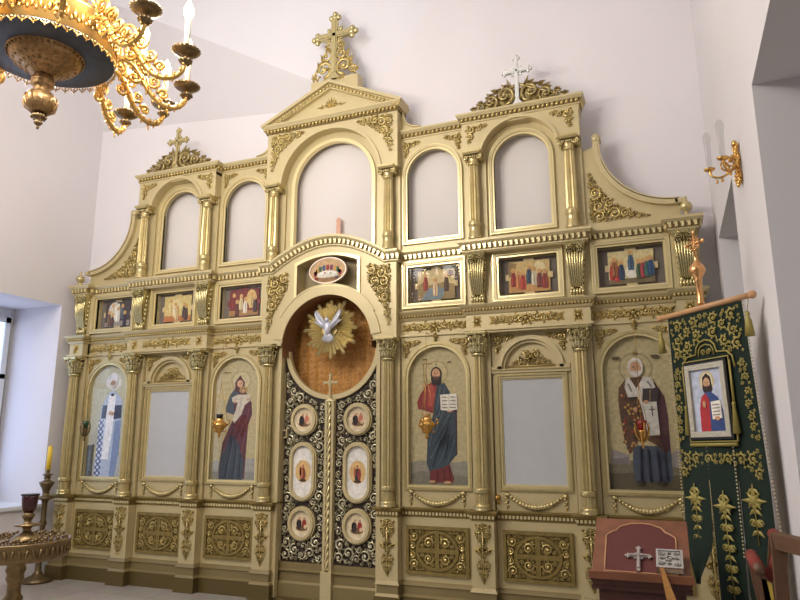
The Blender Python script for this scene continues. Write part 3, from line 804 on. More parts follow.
# pale cloth backing panels in the empty openings
mb=MB()
for sx in (-1,1):
    for i,(a,b) in enumerate(BO):
        x0,x1=sorted((sx*a,sx*b)); mb.box(x0-.04,x1+.04,.12,.13,4.02,4.66); mb.box(x0-.04,x1+.04,.115,.125,3.55,4.025)
mb.box(-.55,.55,.12,.13,3.4,4.95)
PS(mb,'backing_panel',BACKP)
# centre: inner frame ring, block with arch
mb=MB(); Wc=.483; zc=4.39; cpI=lambda x: topz(x)+.128
lowr=[(x,cpI(x)+.02) for x in [(-Wc+2*Wc*i/24) for i in range(25)]]
inn=lowr+arc(0,zc,Wc,0,180,32); out=[(p[0]*1.08,p[1]-.035) for p in lowr]+arc(0,zc,Wc+.04,0,180,32)
mb.strip(inn,out,-.03,.03,m=GOLDB,closed=True)
out2=[(p[0]*1.24,p[1]-.05) for p in lowr]+arc(0,zc,Wc+.13,0,180,32)
mb.strip(out,out2,-.005,.03,m=CREAM,closed=True); P(mb,'centre_arched_frame',CREAM)
mb=MB(); r=.615
A_=[(-.815,4.42)]+arc(0,4.38,r,176,4,40)+[(.815,4.42)]; B_=[(p[0],5.04) for p in A_]; mb.strip(A_,B_,F,.1); P(mb,'centre_arch_block',CREAM)
mb=MB(); mb.strip(arc(0,4.38,r-.006,176,4,40),arc(0,4.38,r+.022,176,4,40),F-.02,F+.01); P(mb,'centre_arch_moulding',CREAM)
q=MB(); fill(q,[(.30,5.035),(.755,5.035),(.755,4.50),(.70,4.68),(.60,4.84),(.46,4.95),(.27,5.01)],.05,.007,5,0,.03,over=1.35,maxn=140); mirror_pair(q,'spandrel_carving',CARVE,F)
# pilasters behind the upper columns
mb=MB()
for sx in (-1,1):
    for x in CX[:3]: mb.box(sx*x-.11,sx*x+.11,-.03,.05,3.5,4.44)
PS(mb,'upper_pilaster',CREAM)
# cornices of the third tier
E3=[(.0,.0,0,.05),(.012,.012,.05,.065),(.016,.016,.065,.105),(.03,.05,.105,.13),(.052,.052,.13,.148)]
def shift(E,z): return [(a,b,c+z,d+z) for a,b,c,d in E]
mb=MB(); tt=MB()
for sx in (-1,1):
    x0,x1=sorted((sx*.79,sx*1.54)); cornice(mb,x0,x1,0,shift(E3,4.70),yb=.08,el=0,er=0); teeth(tt,x0,x1,-.022,4.785,.046,.032,.042,.02,'egg')
    x0,x1=sorted((sx*1.53,sx*2.70)); cornice(mb,x0,x1,F,shift(E3,4.70),yb=.08); teeth(tt,x0-.01,x1+.01,F-.022,4.785,.046,.032,.042,.02,'egg',ret=4)
cornice(mb,-.815,.815,F,[(.0,.0,5.04,5.06),(.016,.016,5.06,5.11),(.03,.055,5.11,5.14),(.06,.06,5.14,5.16)],yb=.1); teeth(tt,-.82,.82,F-.026,5.087,.046,.034,.044,.02,'egg',ret=4)
# gable
for s2 in (-1,1):
    ang=math.atan2(.41,.86)
    for (o_,h0,h1) in ((.03,.0,.05),(.07,.05,.085)):
        V=[]; 
        p0=(s2*.885,5.165); p1=(0,5.575)
        n_=(-S(ang)*-s2,K(ang)); n_=(s2*S(ang),K(ang))
        pts=[p0,p1,(p1[0],p1[1]-(.088-h0)*1.0)]
        a0=(p0[0]-n_[0]*(.085-h0),p0[1]-n_[1]*(.085-h0)); a1=(0,p1[1]-(.085-h0)/K(ang)); b0=(p0[0]-n_[0]*(.085-h1),p0[1]-n_[1]*(.085-h1)); b1=(0,p1[1]-(.085-h1)/K(ang))
        mb.prism([a0,a1,b1,b0],F-o_,.06)
    N=20
    for k in range(N):
        t=(k+.5)/N; x=s2*.86*(1-t); z=5.165+.41*t-.062
        tt.blob((x,F-.036,z),(.018,.018,.02),n=6,h=5,M=Matrix.Rotation(.4-s2*ang,3,'Y'))
mb.prism([(-.8,5.15),(.8,5.15),(0,5.54)],F+.02,.06)
PS(mb,'upper_cornice',CREAM); PS(tt,'egg_row',CARVE,tol=.03)
mb=MB(); 
for k in range(9): mb.leaf(0,5.27,PI/2+(k-4)*.33,.13-.003*abs(k-4)**2,.04,F+.02,.02)
for s2 in (-1,1): scroll(mb,s2*.06,5.30,.03,PI/2,s2,F+.02,.02); scroll(mb,s2*.12,5.285,.022,PI/2,s2,F+.02,.02); mb.leaf(s2*.1,5.275,PI/2-s2*1.4,.1,.03,F+.02,.018)
P(mb,'gable_carving',CARVE)
mb=MB(); mb.box(-.30,.30,-.04,.10,5.36,5.655); P(mb,'cross_plinth',CREAM)
# small volute brackets beside the centre block
mb=MB()
for s2 in (-1,1):
    o_=[(.815,5.04)]+[(.815+.17-.17*K(t*PI/2/8)*1.0,5.04-.13*S(t*PI/2/8)-.0) for t in range(9)]
    pts=[(s2*.81,4.85),(s2*.81,5.05),(s2*.84,5.05)]+[(s2*(1.0-.16*K(t*PI/16)),5.05-.16*S(t*PI/16)) for t in range(9)]+[(s2*1.02,4.87),(s2*1.02,4.85)]
    mb.prism(pts,.0,.05); 
    pth=[(s2*(1.0-.16*K(t*PI/16)),-.005,5.05-.16*S(t*PI/16)) for t in range(9)]+[(s2*1.04,-.005,4.88)]; mb.tube(pth,.013,6)
    mb.tube([(s2*.84,-.005,5.05+.0),(s2*.835,-.005,5.075),(s2*.815,-.005,5.08)],.013,6)
PS(mb,'volute_bracket',CREAM)
# small sprigs above upper arches
sp2=spray(.23,.18)
SP2=P(sp2,'corner_sprig',CARVE,loc=(9,9,9))
for sx in (-1,1):
    place_spray(sx*1.165,.32,4.715,0,SP2,.85,.9); place_spray(sx*2.11,.53,4.715,F,SP2,1,1)
bpy.data.objects.remove(SP1); bpy.data.objects.remove(SP2)

# crest carvings and crosses on top
def crest(W,H):
    q=MB()
    for s2 in (-1,1):
        scroll(q,s2*W*.13,H*.42,H*.42,-PI/2,-s2,0,.06); scroll(q,s2*W*.28,H*.28,H*.32,-PI/2,-s2,0,.05); scroll(q,s2*W*.40,H*.17,H*.2,-PI/2,-s2,0,.045)
        for (u,v,a,l) in ((.05,.5,.35,.5),(.1,.72,.9,.25),(.2,.66,1.2,.25),(.26,.48,.9,.25),(.36,.34,1.3,.2),(.44,.18,1.5,.2),(.05,.1,1.3,.3),(.2,.06,1.5,.3),(.32,.05,1.5,.28)):
            q.leaf(s2*W*u,H*v,PI/2-s2*a,H*l*1.3,H*.2,0,.045); q.leaf(s2*W*u,H*v,PI/2-s2*(a+.6),H*l,H*.14,0,.04)
        path=[(s2*W*t/10*.5,-.02,H*(.75*(1-t/10)**1.1+.04)) for t in range(11)]; q.tube(path,[.018-.001*t for t in range(11)],5)
        q.prism([(0,0),(s2*W*.48,0),(s2*W*.3,H*.3),(s2*W*.1,H*.55),(0,H*.6)],-.006,.012)
    return q
def cross(H,W,t,d,knob,zc,m=None,foot=True):
    q=MB(); q.box(-t/2,t/2,-d/2,d/2,0,H); q.box(-W/2,W/2,-d/2*1.05,d/2*1.05,zc-t/2,zc+t/2)
    for (x,z) in ((-W/2,zc),(W/2,zc),(0,H)):
        for a in range(3):
            g={0:0,1:PI/2,2:-PI/2}[a]; base=PI if x<0 else (0 if x>0 else PI/2)
            q.blob((x+K(base+g)*knob*.8,0,z+S(base+g)*knob*.8),(knob*.62,d*.6,knob*.62),n=8,h=6)
        q.blob((x,0,z),(knob*.6,d*.7,knob*.6),n=8,h=6)
    q.strip(arc(0,zc,t*1.0,0,360,20),arc(0,zc,t*1.35,0,360,20),-d*.3,d*.3,closed=True)
    for a in range(4):
        g=PI/4+a*PI/2; q.blob((K(g)*t*1.5,0,zc+S(g)*t*1.5),(t*.35,d*.35,t*.35),n=6,h=4)
    q.box(-t*.28,t*.28,-d/2-.006,-d/2,H*.1,H*.95); q.box(-W*.42,W*.42,-d/2-.006,-d/2,zc-t*.25,zc+t*.25)
    if foot: q.frus(-t*1.2,t*1.2,-d*.6,d*.6,0,-t*.5,t*.5,-d*.5,d*.5,H*.08)
    return q
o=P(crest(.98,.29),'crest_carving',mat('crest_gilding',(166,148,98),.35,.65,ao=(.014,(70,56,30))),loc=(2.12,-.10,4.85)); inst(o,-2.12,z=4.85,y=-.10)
o=P(cross(.50,.24,.040,.035,.030,.36),'rooftop_cross',SILVERW,loc=(2.12,-.13,4.855)); 
P(cross(.50,.25,.042,.035,.032,.36),'rooftop_cross',SILVERG,loc=(-2.12,-.13,4.855))
P(cross(.79,.45,.075,.05,.058,.56),'rooftop_cross',SILVERG,loc=(0,-.04,5.64))
q=MB()
for s2 in (-1,1):
    scroll(q,s2*.13,.13,.13,-PI/2,-s2,0,.04); scroll(q,s2*.10,.29,.085,PI/2,s2,0,.04); scroll(q,s2*.07,.42,.06,-PI/2,-s2,0,.04); scroll(q,s2*.24,.06,.06,0,s2,0,.04)
    for (x,z,a,l) in ((.05,.1,.8,.12),(.2,.15,.2,.12),(.15,.24,.3,.12),(.1,.36,.2,.1),(.05,.45,.1,.12),(.22,.04,1.3,.1),(.03,.3,.5,.1)): q.leaf(s2*x,z,PI/2-s2*a,l,.05,0,.04)
    q.tube([(s2*.27,-.01,.01),(s2*.22,-.01,.15),(s2*.15,-.01,.27),(s2*.10,-.01,.38),(s2*.05,-.01,.5)],[.014,.014,.012,.01,.008],5)
P(q,'cross_scrollwork',CARVE,loc=(0,-.03,5.655))

# curved wings at the ends of the third tier
mb=MB()
cw=[(2.80+.74-.74*K(t*PI/24)**1.0,4.33-.66*S(t*PI/24)) for t in range(13)]
cw=[(3.50-.68*K(t*PI/24),4.33-.655*S(t*PI/24)) for t in range(13)]
pts=[(2.67,3.5),(2.67,4.30),(2.80,4.33)]+cw[0:]+[(3.53,3.5)]
for s2 in (-1,1): 
    mb.prism([(s2*a,b) for a,b in pts],.0,.06)
PS(mb,'curved_wing',CREAM)
mb=MB()
def rail():
    q=MB(); inn=[];out=[]
    for t in range(-1,25):
        g=max(t,0)*PI/48; c_=(3.50-.66*K(g),4.33-.64*S(g)); 
        inn.append((3.50-.70*K(g),4.33-.68*S(g)+(.08 if t<0 else 0))); out.append((3.50-.655*K(g),4.33-.635*S(g)+(.08 if t<0 else 0)))
    q.strip(inn,out,-.05,.06); q.strip([(a+.004,b+.004) for a,b in out],[(a+.014,b+.012) for a,b in out],-.06,.06)
    q.lathe([(.001,-.055),(.038,-.055),(.042,-.03),(.042,.06),(.001,.06)],n=18,ax=Matrix.Translation((2.832,0,4.40))@Matrix.Rotation(-PI/2,4,'X')); 
    q.box(3.48,3.56,-.05,.06,3.655,3.70)
    return q
mirror_pair(rail(),'wing_rail',CREAM,0)
q=MB(); fill(q,[(2.735,4.12),(2.735,3.575),(3.32,3.575),(3.12,3.64),(2.96,3.74),(2.84,3.9)],.055,.007,8,0,.034,over=1.35,maxn=140); mirror_pair(q,'wing_carving',CARVE,0)
fn=MB(); fn.lathe([(.03,0),(.035,.01),(.02,.02),(.02,.04),(.045,.06),(.055,.09),(.045,.115),(.022,.135),(.012,.15),(.016,.165),(.008,.18),(.001,.19)],n=18)
o=P(fn,'urn_finial',SILVERG,loc=(3.56,-.11,3.50)); inst(o,-3.56,z=3.50,y=-.11)
# outer end pilaster strips
mb=MB()
for s2 in (-1,1): mb.box(*sorted((s2*3.41,s2*3.64)),-.03,.15,.0,3.4)
PS(mb,'end_pilaster',CREAM)

# =================================================================== ROYAL GATES
def gate(sx):
    G=empty('royal_gate',(sx*.585,.055,0),('left' if sx<0 else 'right')+' leaf of the dark openwork central gates with gilded vines and three medallions','door','royal gate leaves')
    W=.52; x0=-sx*0.0
    # local coords: hinge at x=0, meeting edge at x=-sx*.515
    def X(u): return -sx*u            # u measured from hinge
    q=MB(); N=20; pts=[(X(0),.36),(X(.54),.36)]
    top=[]
    for i in range(N+1):
        u=.54*(1-i/N); wx=.585-u; top.append((X(u),CZ-math.sqrt(max(0,.53**2-min(wx,.53)**2))-.01 if wx<.52 else 2.47))
    q.prism(pts+top,.0,.02); q.build('gate_board',DARKB,G)
    q=MB(); lo=[(X(u),z) for (u,z) in [(.515*(1-i/N),0) for i in range(N+1)]]
    a_=arc(0,CZ,.515,-90,-4,N); b_=arc(0,CZ,.565,-90,-4,N)
    q.strip([(sx*(p[0])-sx*.585,p[1]) for p in a_],[(sx*p[0]-sx*.585,p[1]) for p in b_],-.03,.02)
    q.box(*sorted((X(.53),X(.562))),-.03,.02,.30,2.0); q.box(*sorted((X(.0),X(.022))),-.02,.02,.3,2.3); q.build('gate_border',CREAM,G)
    q=MB(); q.box(*sorted((X(0),X(.57))),-.02,.02,.03,.36); q.frus(*sorted((X(0),X(.57))),-.05,.02,.28,*sorted((X(0),X(.57))),-.02,.02,.30); q.box(*sorted((X(0),X(.57))),-.045,.02,.03,.16); q.frus(*sorted((X(0),X(.57))),-.045,.02,.16,*sorted((X(0),X(.57))),-.03,.02,.18); q.build('gate_bottom_rail',CREAMD,G)
    meds=[(.27,1.79,.148,.152,0),(.27,1.26,.148,.288,1),(.27,.74,.148,.158,2)]
    q=MB(); poly=[(X(.025),.37),(X(.525),.37),(X(.525),1.97),(X(.40),2.0),(X(.25),2.07),(X(.12),2.20),(X(.06),2.32),(X(.03),2.44)]
    holes=[(X(u),z,rx+.02,rz+.02) for u,z,rx,rz,k in meds]
    fill(q,poly,.062,.011,11,0,.035,holes=holes,maxn=120)
    for (u,z) in ((.13,2.0),(.13,1.56),(.42,1.56),(.13,.93),(.42,.93),(.27,1.575)):
        rosette(q,X(u),z,.05 if u!=.27 else .025,-.02,.03,4)
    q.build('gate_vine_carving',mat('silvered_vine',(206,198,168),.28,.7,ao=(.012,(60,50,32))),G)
    for (u,z,rx,rz,k) in meds:
        fr=MB(); cx_=X(u)
        def outl(g):
            if k==1: return arc(cx_,z+(rz-rx),rx+g,0,180,18)+arc(cx_,z-(rz-rx),rx+g,180,360,18)
            return arc(cx_,z,rx+g,0,360,36,rz+g)[:-1]
        fr.strip(outl(-.028),outl(.0),-.055,.0,closed=True); fr.strip(outl(.0),outl(.014),-.035,.0,closed=True); fo=fr.build('medallion_frame',CREAM,G)
        pm=MB(); pm.prism(outl(-.028),-.02,0,pc((232,228,220)) if k==1 else pc((224,214,190)))
        sc_=.075
        inn=arc(cx_,z,.092,0,360,28,.115)[:-1] if k==1 else arc(cx_,z,.1,0,360,28,.105)[:-1]
        pm.prism(inn,-.0215,-.02,pc((214,178,120) if k==1 else (222,202,164)))
        def bl(dx,dz,rx_,rz_,c,l=1): pm.prism(arc(cx_+dx,z+dz,rx_,0,360,12,rz_)[:-1],-.0215-.001*l,-.0214,pc(c))
        if k==1:
            bl(0,.055,.026,.028,(236,200,120),1); bl(0,-.03,.032,.07,(40,44,52) if sx>0 else (134,62,44),2); bl(.02*sx,-.02,.02,.06,(150,60,44) if sx>0 else (190,120,80),3); bl(0,.055,.015,.019,(188,130,96),4); bl(0,-.09,.04,.015,(70,50,36),3); bl(-.03,.0,.012,.05,(180,90,60),3)
        else:
            bl(0,-.045,.07,.03,(116,88,58),1); bl(-.03,-.01,.03,.055,(52,36,40),2); bl(.03,.0,.026,.045,(206,120,96) if k==0 else (150,44,40),2); bl(-.02,.05,.014,.016,(196,150,116),3); bl(.03,.05,.012,.014,(196,150,116),3); bl(.045,-.03,.018,.02,(222,190,150),4); bl(-.055,.01,.016,.03,(226,206,170),2)
        pm.build('medallion_painting',None,fo)
    if 1:
        q=MB(); q.box(*sorted((X(.02),X(.075))),-.05,0,1.60,1.69); q.box(*sorted((X(.032),X(.063))),-.055,-.05,1.615,1.675,DARKB); q.mats=[CREAM,DARKB]; q.m=[0]*6+[1]*6; q.build('gate_lock_plate',CREAM,G)
    return G
gate(-1); gate(1)
RP=empty('gate_post',(0,.012,0),'slim cream post with twisted rope moulding and small cross where the gates meet','post')
q=MB(); q.box(-.052,-.024,-.015,.03,.30,1.975); q.box(.024,.052,-.015,.03,.30,1.975); q.box(-.024,.024,.0,.03,.30,1.975,GAP); q.box(-.06,.06,-.03,.03,.03,.30); q.frus(-.055,.055,-.02,.03,1.975,-.03,.03,-.015,.03,1.995); q.mats=[CREAM,GAP]; q.m=[0]*12+[1]*6+[0]*12; q.build('post_strip',CREAM,RP)
q=MB()
for s_ in range(2):
    q.tube([(.010*K(t*.55+s_*PI),-.014+.010*S(t*.55+s_*PI),.31+t*.0138) for t in range(121)],.0105,5)
q.build('rope_moulding',GOLDB,RP)
q=cross(.26,.14,.022,.02,.016,.18,foot=True); q.build('post_cross',CREAM,RP,loc=(0,-.0,1.99))
# curtain behind the gates
q=MB(); V=[];NX=60
for i in range(NX+1):
    x=-.62+1.24*i/NX; yy=.42+.010*S(i*1.1)
    V+= [(x,yy-.12,.05),(x,yy-.12,3.15)]
q.add(V,[(2*i,2*i+2,2*i+3,2*i+1) for i in range(NX)],smooth=True)
o=q.build('altar_curtain',CURT); tag(o,'orange brown patterned curtain hanging behind the central gates','curtain')

q=MB()
for s2 in (-1,1): q.box(*sorted((s2*.625,s2*.658)),.10,.6,0,3.2)
q.box(-.625,.625,.10,.6,3.16,3.2); q.build('gate_reveal',mat('reveal_brown',(120,84,52),.6),ICO)
# sunburst with dove
SB=empty('sunburst_with_dove',(0,.0,2.74),'round gilded sunburst with a silver flying dove hung over the gates','ornament')
q=MB(); N=36; rnd=random.Random(4)
for k in range(N):
    a=2*PI*k/N; R_=.335 if k%3==0 else (.30 if k%3==1 else .265); R_*=rnd.uniform(.95,1.03); w=.022
    c,s_=K(a),S(a)
    def pt(r,t,y): return (r*c-t*s_,y,r*s_+t*c)
    q.add([pt(.03,-.004,-.01),pt(.03,.004,-.01),pt(R_*.93,w,-.0),pt(R_,0,0),pt(R_*.93,-w,0),pt(R_*.93,0,-.022),pt(.03,0,-.03)],[(0,6,5,4),(6,1,2,5),(5,2,3),(4,5,3)])
q.prism(arc(0,0,.09,0,360,24)[:-1],-.03,0); q.build('gilded_rays',mat('ray_gold',(208,190,132),.3,.6),SB)
q=MB() # dove: body, head, fan tail, two raised wings with feather rows
q.blob((0,-.075,.0),(.042,.035,.075),n=12,h=10); q.blob((0,-.095,.082),(.024,.026,.028),n=10,h=8); q.leaf(0,.1,PI/2,.03,.018,-.11,.012)
for k in range(9):
    a=-PI/2+(k-4)*.2; q.leaf(0,-.05,a,.115,.036,-.07,.014)
for s2 in (-1,1):
    for k in range(9):
        t=k/8; q.leaf(s2*(.03+.10*t),.02+.085*t,PI/2-s2*(1.1-1.0*t) if 0 else PI/2-s2*(.1+.25*(1-t))-0, .085+.045*t*(1.3-t),.026,-.07,.010)
        q.leaf(s2*(.02+.09*t),-.01+.08*t,-PI/2+s2*(1.9-.2*t),.06,.024,-.078,.010)
    q.tube([(s2*.02,-.08,.0),(s2*.07,-.085,.045),(s2*.12,-.08,.10),(s2*.145,-.078,.15),(s2*.15,-.075,.19)],[.022,.022,.018,.014,.005],8)
q.build('dove',mat('dove_silver',(204,206,216),.4,.3),SB)

# =================================================================== PAINTED ICONS
def painting(parent,name,x0,x1,z0,z1,y,shapes,T,W,H,ox=0,oy=0,board=None):
    """shapes: (colour, [(px,py)..]) or (colour,'e',cx,cy,rx,ry) in a drawing grid W x H whose top-left is ox,oy."""
    q=MB(); q.box(x0,x1,y,y+.012,z0,z1,pc(T))
    sx=(x1-x0)/W; sz=(z1-z0)/H; k=0
    for s_ in shapes:
        c=s_[0]; k+=1
        if s_[1]=='e': _,_,cx,cy,rx,ry=s_; pts=[(cx+rx*K(a*PI/12),cy+ry*S(a*PI/12)) for a in range(24)]
        elif s_[1]=='l':
            _,_,xa,ya,xb,yb,w=s_; a=math.atan2(yb-ya,xb-xa); dx,dy=-S(a)*w/2,K(a)*w/2; pts=[(xa+dx,ya+dy),(xb+dx,yb+dy),(xb-dx,yb-dy),(xa-dx,ya-dy)]
        else: pts=s_[1]
        P_=[(x0+min(max(px-ox,0),W)*sx, z1-min(max(py-oy,0),H)*sz) for px,py in pts]
        q.prism(P_,y-.00035*k-.0002,y,pc(c))
    return q.build(name,None,parent)
def face(cx,cy,s,hair,beard,skin=(210,162,122)):
    L=[(hair,'e',cx,cy,s*1.25,s*1.65),(skin,'e',cx,cy-s*.02,s*.92,s*1.25)]
    if beard: L+= [(beard,[(cx-s*.82,cy+s*.3),(cx-s*.55,cy+s*.62),(cx-s*.3,cy+s*.56),(cx+s*.3,cy+s*.56),(cx+s*.55,cy+s*.62),(cx+s*.82,cy+s*.3),(cx+s*.6,cy+s*1.15),(cx,cy+s*1.6),(cx-s*.6,cy+s*1.15)])]
    L+= [((50,34,26),'e',cx-s*.35,cy-s*.12,s*.12,s*.08),((50,34,26),'e',cx+s*.35,cy-s*.12,s*.12,s*.08),((150,100,74),'l',cx,cy-s*.1,cx,cy+s*.35,s*.14),((170,90,74),'l',cx-s*.24,cy+s*.74,cx+s*.24,cy+s*.74,s*.12),
        ((70,46,34),'l',cx-s*.55,cy-s*.3,cx-s*.15,cy-s*.32,s*.08),((70,46,34),'l',cx+s*.15,cy-s*.32,cx+s*.55,cy-s*.3,s*.08)]
    return L
def folds(pts,c,w=3): return [(c,'l',a[0],a[1],b[0],b[1],w) for a,b in pts]
BG=(186,172,128)
chr_=[((142,138,122),[(100,560),(200,548),(330,560),(440,548),(440,680),(100,680)]),((120,116,100),[(100,620),(200,600),(440,625),(440,680),(100,680)]),
 ((168,150,100),'e',280,112,60,60),((198,182,134),'e',280,112,54,54),((168,150,100),'l',280,60,280,160,5),((150,120,60),'l',214,66,224,310,5),((150,120,60),'l',206,64,258,68,6),
 ((136,46,40),[(232,172),(262,160),(302,164),(318,230),(300,300),(262,318),(214,300),(186,296),(180,262),(196,222)]),((172,72,58),[(240,176),(262,172),(275,230),(258,286),(236,280)]),((110,34,32),'l',200,290,262,312,6),
 ((58,36,44),[(340,280),(380,300),(378,520),(352,540),(330,400)]),
 ((52,66,76),[(286,168),(322,168),(346,212),(352,305),(372,318),(374,520),(330,574),(300,590),(240,602),(226,560),(232,450),(262,318),(268,280),(276,220)]),
 ((110,36,34),[(246,598),(300,586),(340,566),(362,640),(352,652),(262,654),(240,640)])]
chr_+=folds([((300,180),(280,300)),((322,190),(292,330)),((338,230),(270,420)),((346,320),(258,470)),((354,350),(246,540)),((360,400),(290,560)),((366,450),(330,560)),((280,330),(240,480))],(84,100,108),5)
chr_+=folds([((312,200),(300,320)),((350,340),(300,480)),((300,450),(256,580)),((340,420),(320,540))],(30,40,48),5)
chr_+=folds([((280,600),(276,648)),((310,592),(316,648)),((336,580),(344,640))],(74,22,24),4)
chr_+=[((44,30,24),[(256,100),(280,86),(304,100),(306,150),(298,176),(262,176),(254,150)])]+face(280,120,22,(44,30,24),(84,54,38))
chr_+=[((190,142,104),'e',220,176,9,12),((196,148,110),'e',346,306,14,8),((228,222,206),[(300,226),(382,222),(386,300),(344,306),(302,302)]),((150,140,120),'l',343,226,344,304,2)]
chr_+=[((96,86,84),'l',x,y,x+28,y+1,4) for x in (308,348) for y in (238,256,274,290)]
chr_+=[((190,142,104),'e',256,650,16,7),((190,142,104),'e',330,652,16,7),((120,96,60),'l',210,44,232,42,3),((120,96,60),'l',338,62,352,60,3)]
vir=[((158,156,148),[(160,560),(400,540),(400,670),(160,670)]),((136,136,128),[(160,610),(280,600),(400,615),(400,670),(160,670)]),
 ((164,150,104),'e',290,160,46,50),((196,184,140),'e',290,160,41,45),
 ((66,76,86),[(262,200),(240,232),(224,290),(226,316),(262,330),(280,250),(290,214)]),
 ((88,38,44),[(300,200),(320,230),(342,272),(346,330),(330,384),(326,500),(322,640),(206,650),(204,590),(216,470),(244,392),(270,330),(262,300),(270,240)]),
 ((52,62,72),[(212,520),(240,440),(262,430),(290,470),(318,560),(314,650),(206,654)]),
 ((82,34,42),[(262,170),(285,132),(306,168),(308,206),(290,222),(266,214)])]
vir+=folds([((300,330),(262,440)),((318,350),(282,470)),((326,380),(304,520)),((252,410),(222,520)),((334,300),(320,380))],(120,58,62),5)
vir+=folds([((258,450),(232,640)),((280,480),(266,640)),((300,520),(298,640))],(34,42,50),5)+folds([((268,460),(248,640)),((290,500),(284,640))],(80,92,98),4)
vir+=face(287,176,15,(84,36,42),None,(216,170,132))
vir+=[((206,196,176),[(252,244),(280,230),(334,232),(336,262),(312,284),(300,328),(268,372),(260,356),(274,300),(280,272),(256,266)]),((170,160,144),'l',300,240,284,330,4),((176,166,148),'l',262,256,312,250,4),
 ((180,150,90),'e',303,208,17,18)]+face(303,212,9,(96,62,40),None,(206,158,120))+[((200,152,116),'e',268,268,8,5),((200,152,116),'e',326,256,7,5),((150,130,80),'l',210,114,240,116,3),((150,130,80),'l',344,106,352,108,3)]
nik=[((118,108,84),[(240,560),(340,545),(600,560),(600,700),(240,700)]),((150,142,134),[(270,490),(300,500),(352,520),(352,560),(262,566)]),((126,116,116),[(276,540),(340,528),(350,560),(270,566)]),((150,142,134),[(520,520),(560,490),(600,500),(600,580),(520,570)]),((88,80,56),[(240,610),(420,600),(600,615),(600,700),(240,700)]),
 ((150,136,98),'e',404,92,76,78),((186,172,128),'e',404,92,70,72),
 ((70,78,92),[(368,470),(530,480),(532,620),(520,646),(366,646),(362,560)]),
 ((94,62,40),[(352,150),(322,190),(316,250),(320,330),(332,450),(352,518),(386,470),(402,430),(470,470),(512,512),(530,480),(528,320),(520,236),(486,168),(450,140),(370,140)]),
 ((78,40,44),[(470,160),(522,236),(530,330),(530,486),(508,516),(486,440),(490,300)])]
rr=random.Random(7)
for k in range(60):
    x=rr.uniform(326,420); y=rr.uniform(200,500)
    if x<330+(y-200)*.0+0: continue
    if y>440 and x>395: continue
    nik.append((rr.choice([(156,60,46),(188,150,70),(52,58,50),(190,150,80)]),'e',x,y,5,6))
nik+=[((206,202,190),[(356,150),(372,138),(402,196),(436,138),(470,142),(486,190),(442,228),(486,262),(490,424),(440,426),(414,262),(404,236),(362,238),(350,188)]),((120,112,108),'l',366,170,380,210,8),((120,112,108),'l',452,160,470,190,8),((86,78,76),'l',452,300,476,300,6),((86,78,76),'l',464,284,464,330,6),
 ((58,46,48),[(430,196),(502,196),(490,262),(424,262)]),((150,120,70),'l',462,204,458,256,4),
 ((222,216,206),'e',404,86,34,44)]+face(404,94,27,(208,202,192),(220,214,204),(200,154,118))
nik+=[((186,140,104),'e',392,300,9,13),((186,140,104),'e',440,262,12,8)]+folds([((400,480),(392,640)),((430,490),(432,640)),((470,500),(474,640)),((500,520),(504,640))],(44,50,66),6)
nik+=[((46,40,34),[(376,640),(404,640),(404,654),(372,654)]),((46,40,34),[(466,640),(496,640),(500,654),(466,654)]),
 ((120,106,76),'l',300,34,334,36,4),((120,106,76),'l',302,42,330,44,3),((120,106,76),'l',474,34,510,33,4),((120,106,76),'l',478,42,512,41,3),((170,140,80),'l',402,8,404,24,5),((170,140,80),'l',392,16,414,16,4)]
bis=[((176,178,174),[(100,540),(330,530),(330,640),(100,640)]),((84,86,82),[(100,480),(170,470),(170,640),(100,640)]),((190,190,180),'e',240,165,42,44),((216,214,206),'e',240,165,37,39),  # dark grey lower-left block paints a glass reflection into the ground
 ((176,190,214),[(215,225),(240,205),(265,225),(288,260),(292,420),(280,560),(270,640),(190,640),(186,470),(190,290)]),
 ((56,62,84),[(196,280),(288,280),(290,345),(252,350),(192,345)]),((236,238,244),[(222,228),(256,228),(252,400),(240,545),(210,545),(216,330)]),
 ((122,142,180),[(262,360),(290,350),(290,520),(276,640),(252,640)]),((206,214,232),[(184,350),(212,345),(208,545),(200,640),(182,640)])]
for k in range(5): bis+= [((40,62,112),'l',184,352+k*58,208,381+k*58,5),((40,62,112),'l',208,352+k*58,184,381+k*58,5),((40,62,112),'l',184,381+k*58,208,410+k*58,5),((40,62,112),'l',208,381+k*58,184,410+k*58,5)]  # blue lattice paints the reflected window bars onto the robe
bis+=[((214,216,224),'e',240,150,22,34),((60,66,84),'e',240,228,7,6)]+face(240,172,14,(214,212,206),(214,212,206),(176,146,124))+[((196,164,140),'e',242,320,12,10)]
def big_icon(x0,x1,shapes,label,W,H,ox,oy,T=BG):
    o=empty('icon_painting',((x0+x1)/2,.05,1.158),label,'painting','full-length saints in arched niches')
    c=(x0+x1)/2; n=painting(o,'painted_panel',x0-c-.01,x1-c+.01,-.02,1.335,0,shapes,T,W,H,ox,oy)
    g=MB(); r=(x1-x0)/2; g.add([(p[0],-.028,p[1]) for p in arch_poly(-r,r,0,1.329,20)],[tuple(range(23))]); g.build('glass_pane',GLASS,o)
big_icon(.885,1.483,chr_,'arched icon of a bearded man in red and blue robes holding an open book','%d'and 300,695,140,-20)
big_icon(-1.483,-.885,vir,'arched icon of a veiled woman in maroon holding a child',215,613,170,42)
big_icon(2.755,3.353,nik,'arched icon of a white-bearded bishop holding a book, beside the green banner',330,767,250,-72)
big_icon(-3.353,-2.755,bis,'leftmost arched icon of a figure in pale blue and white vestments',190,560,133,75,(188,186,158))

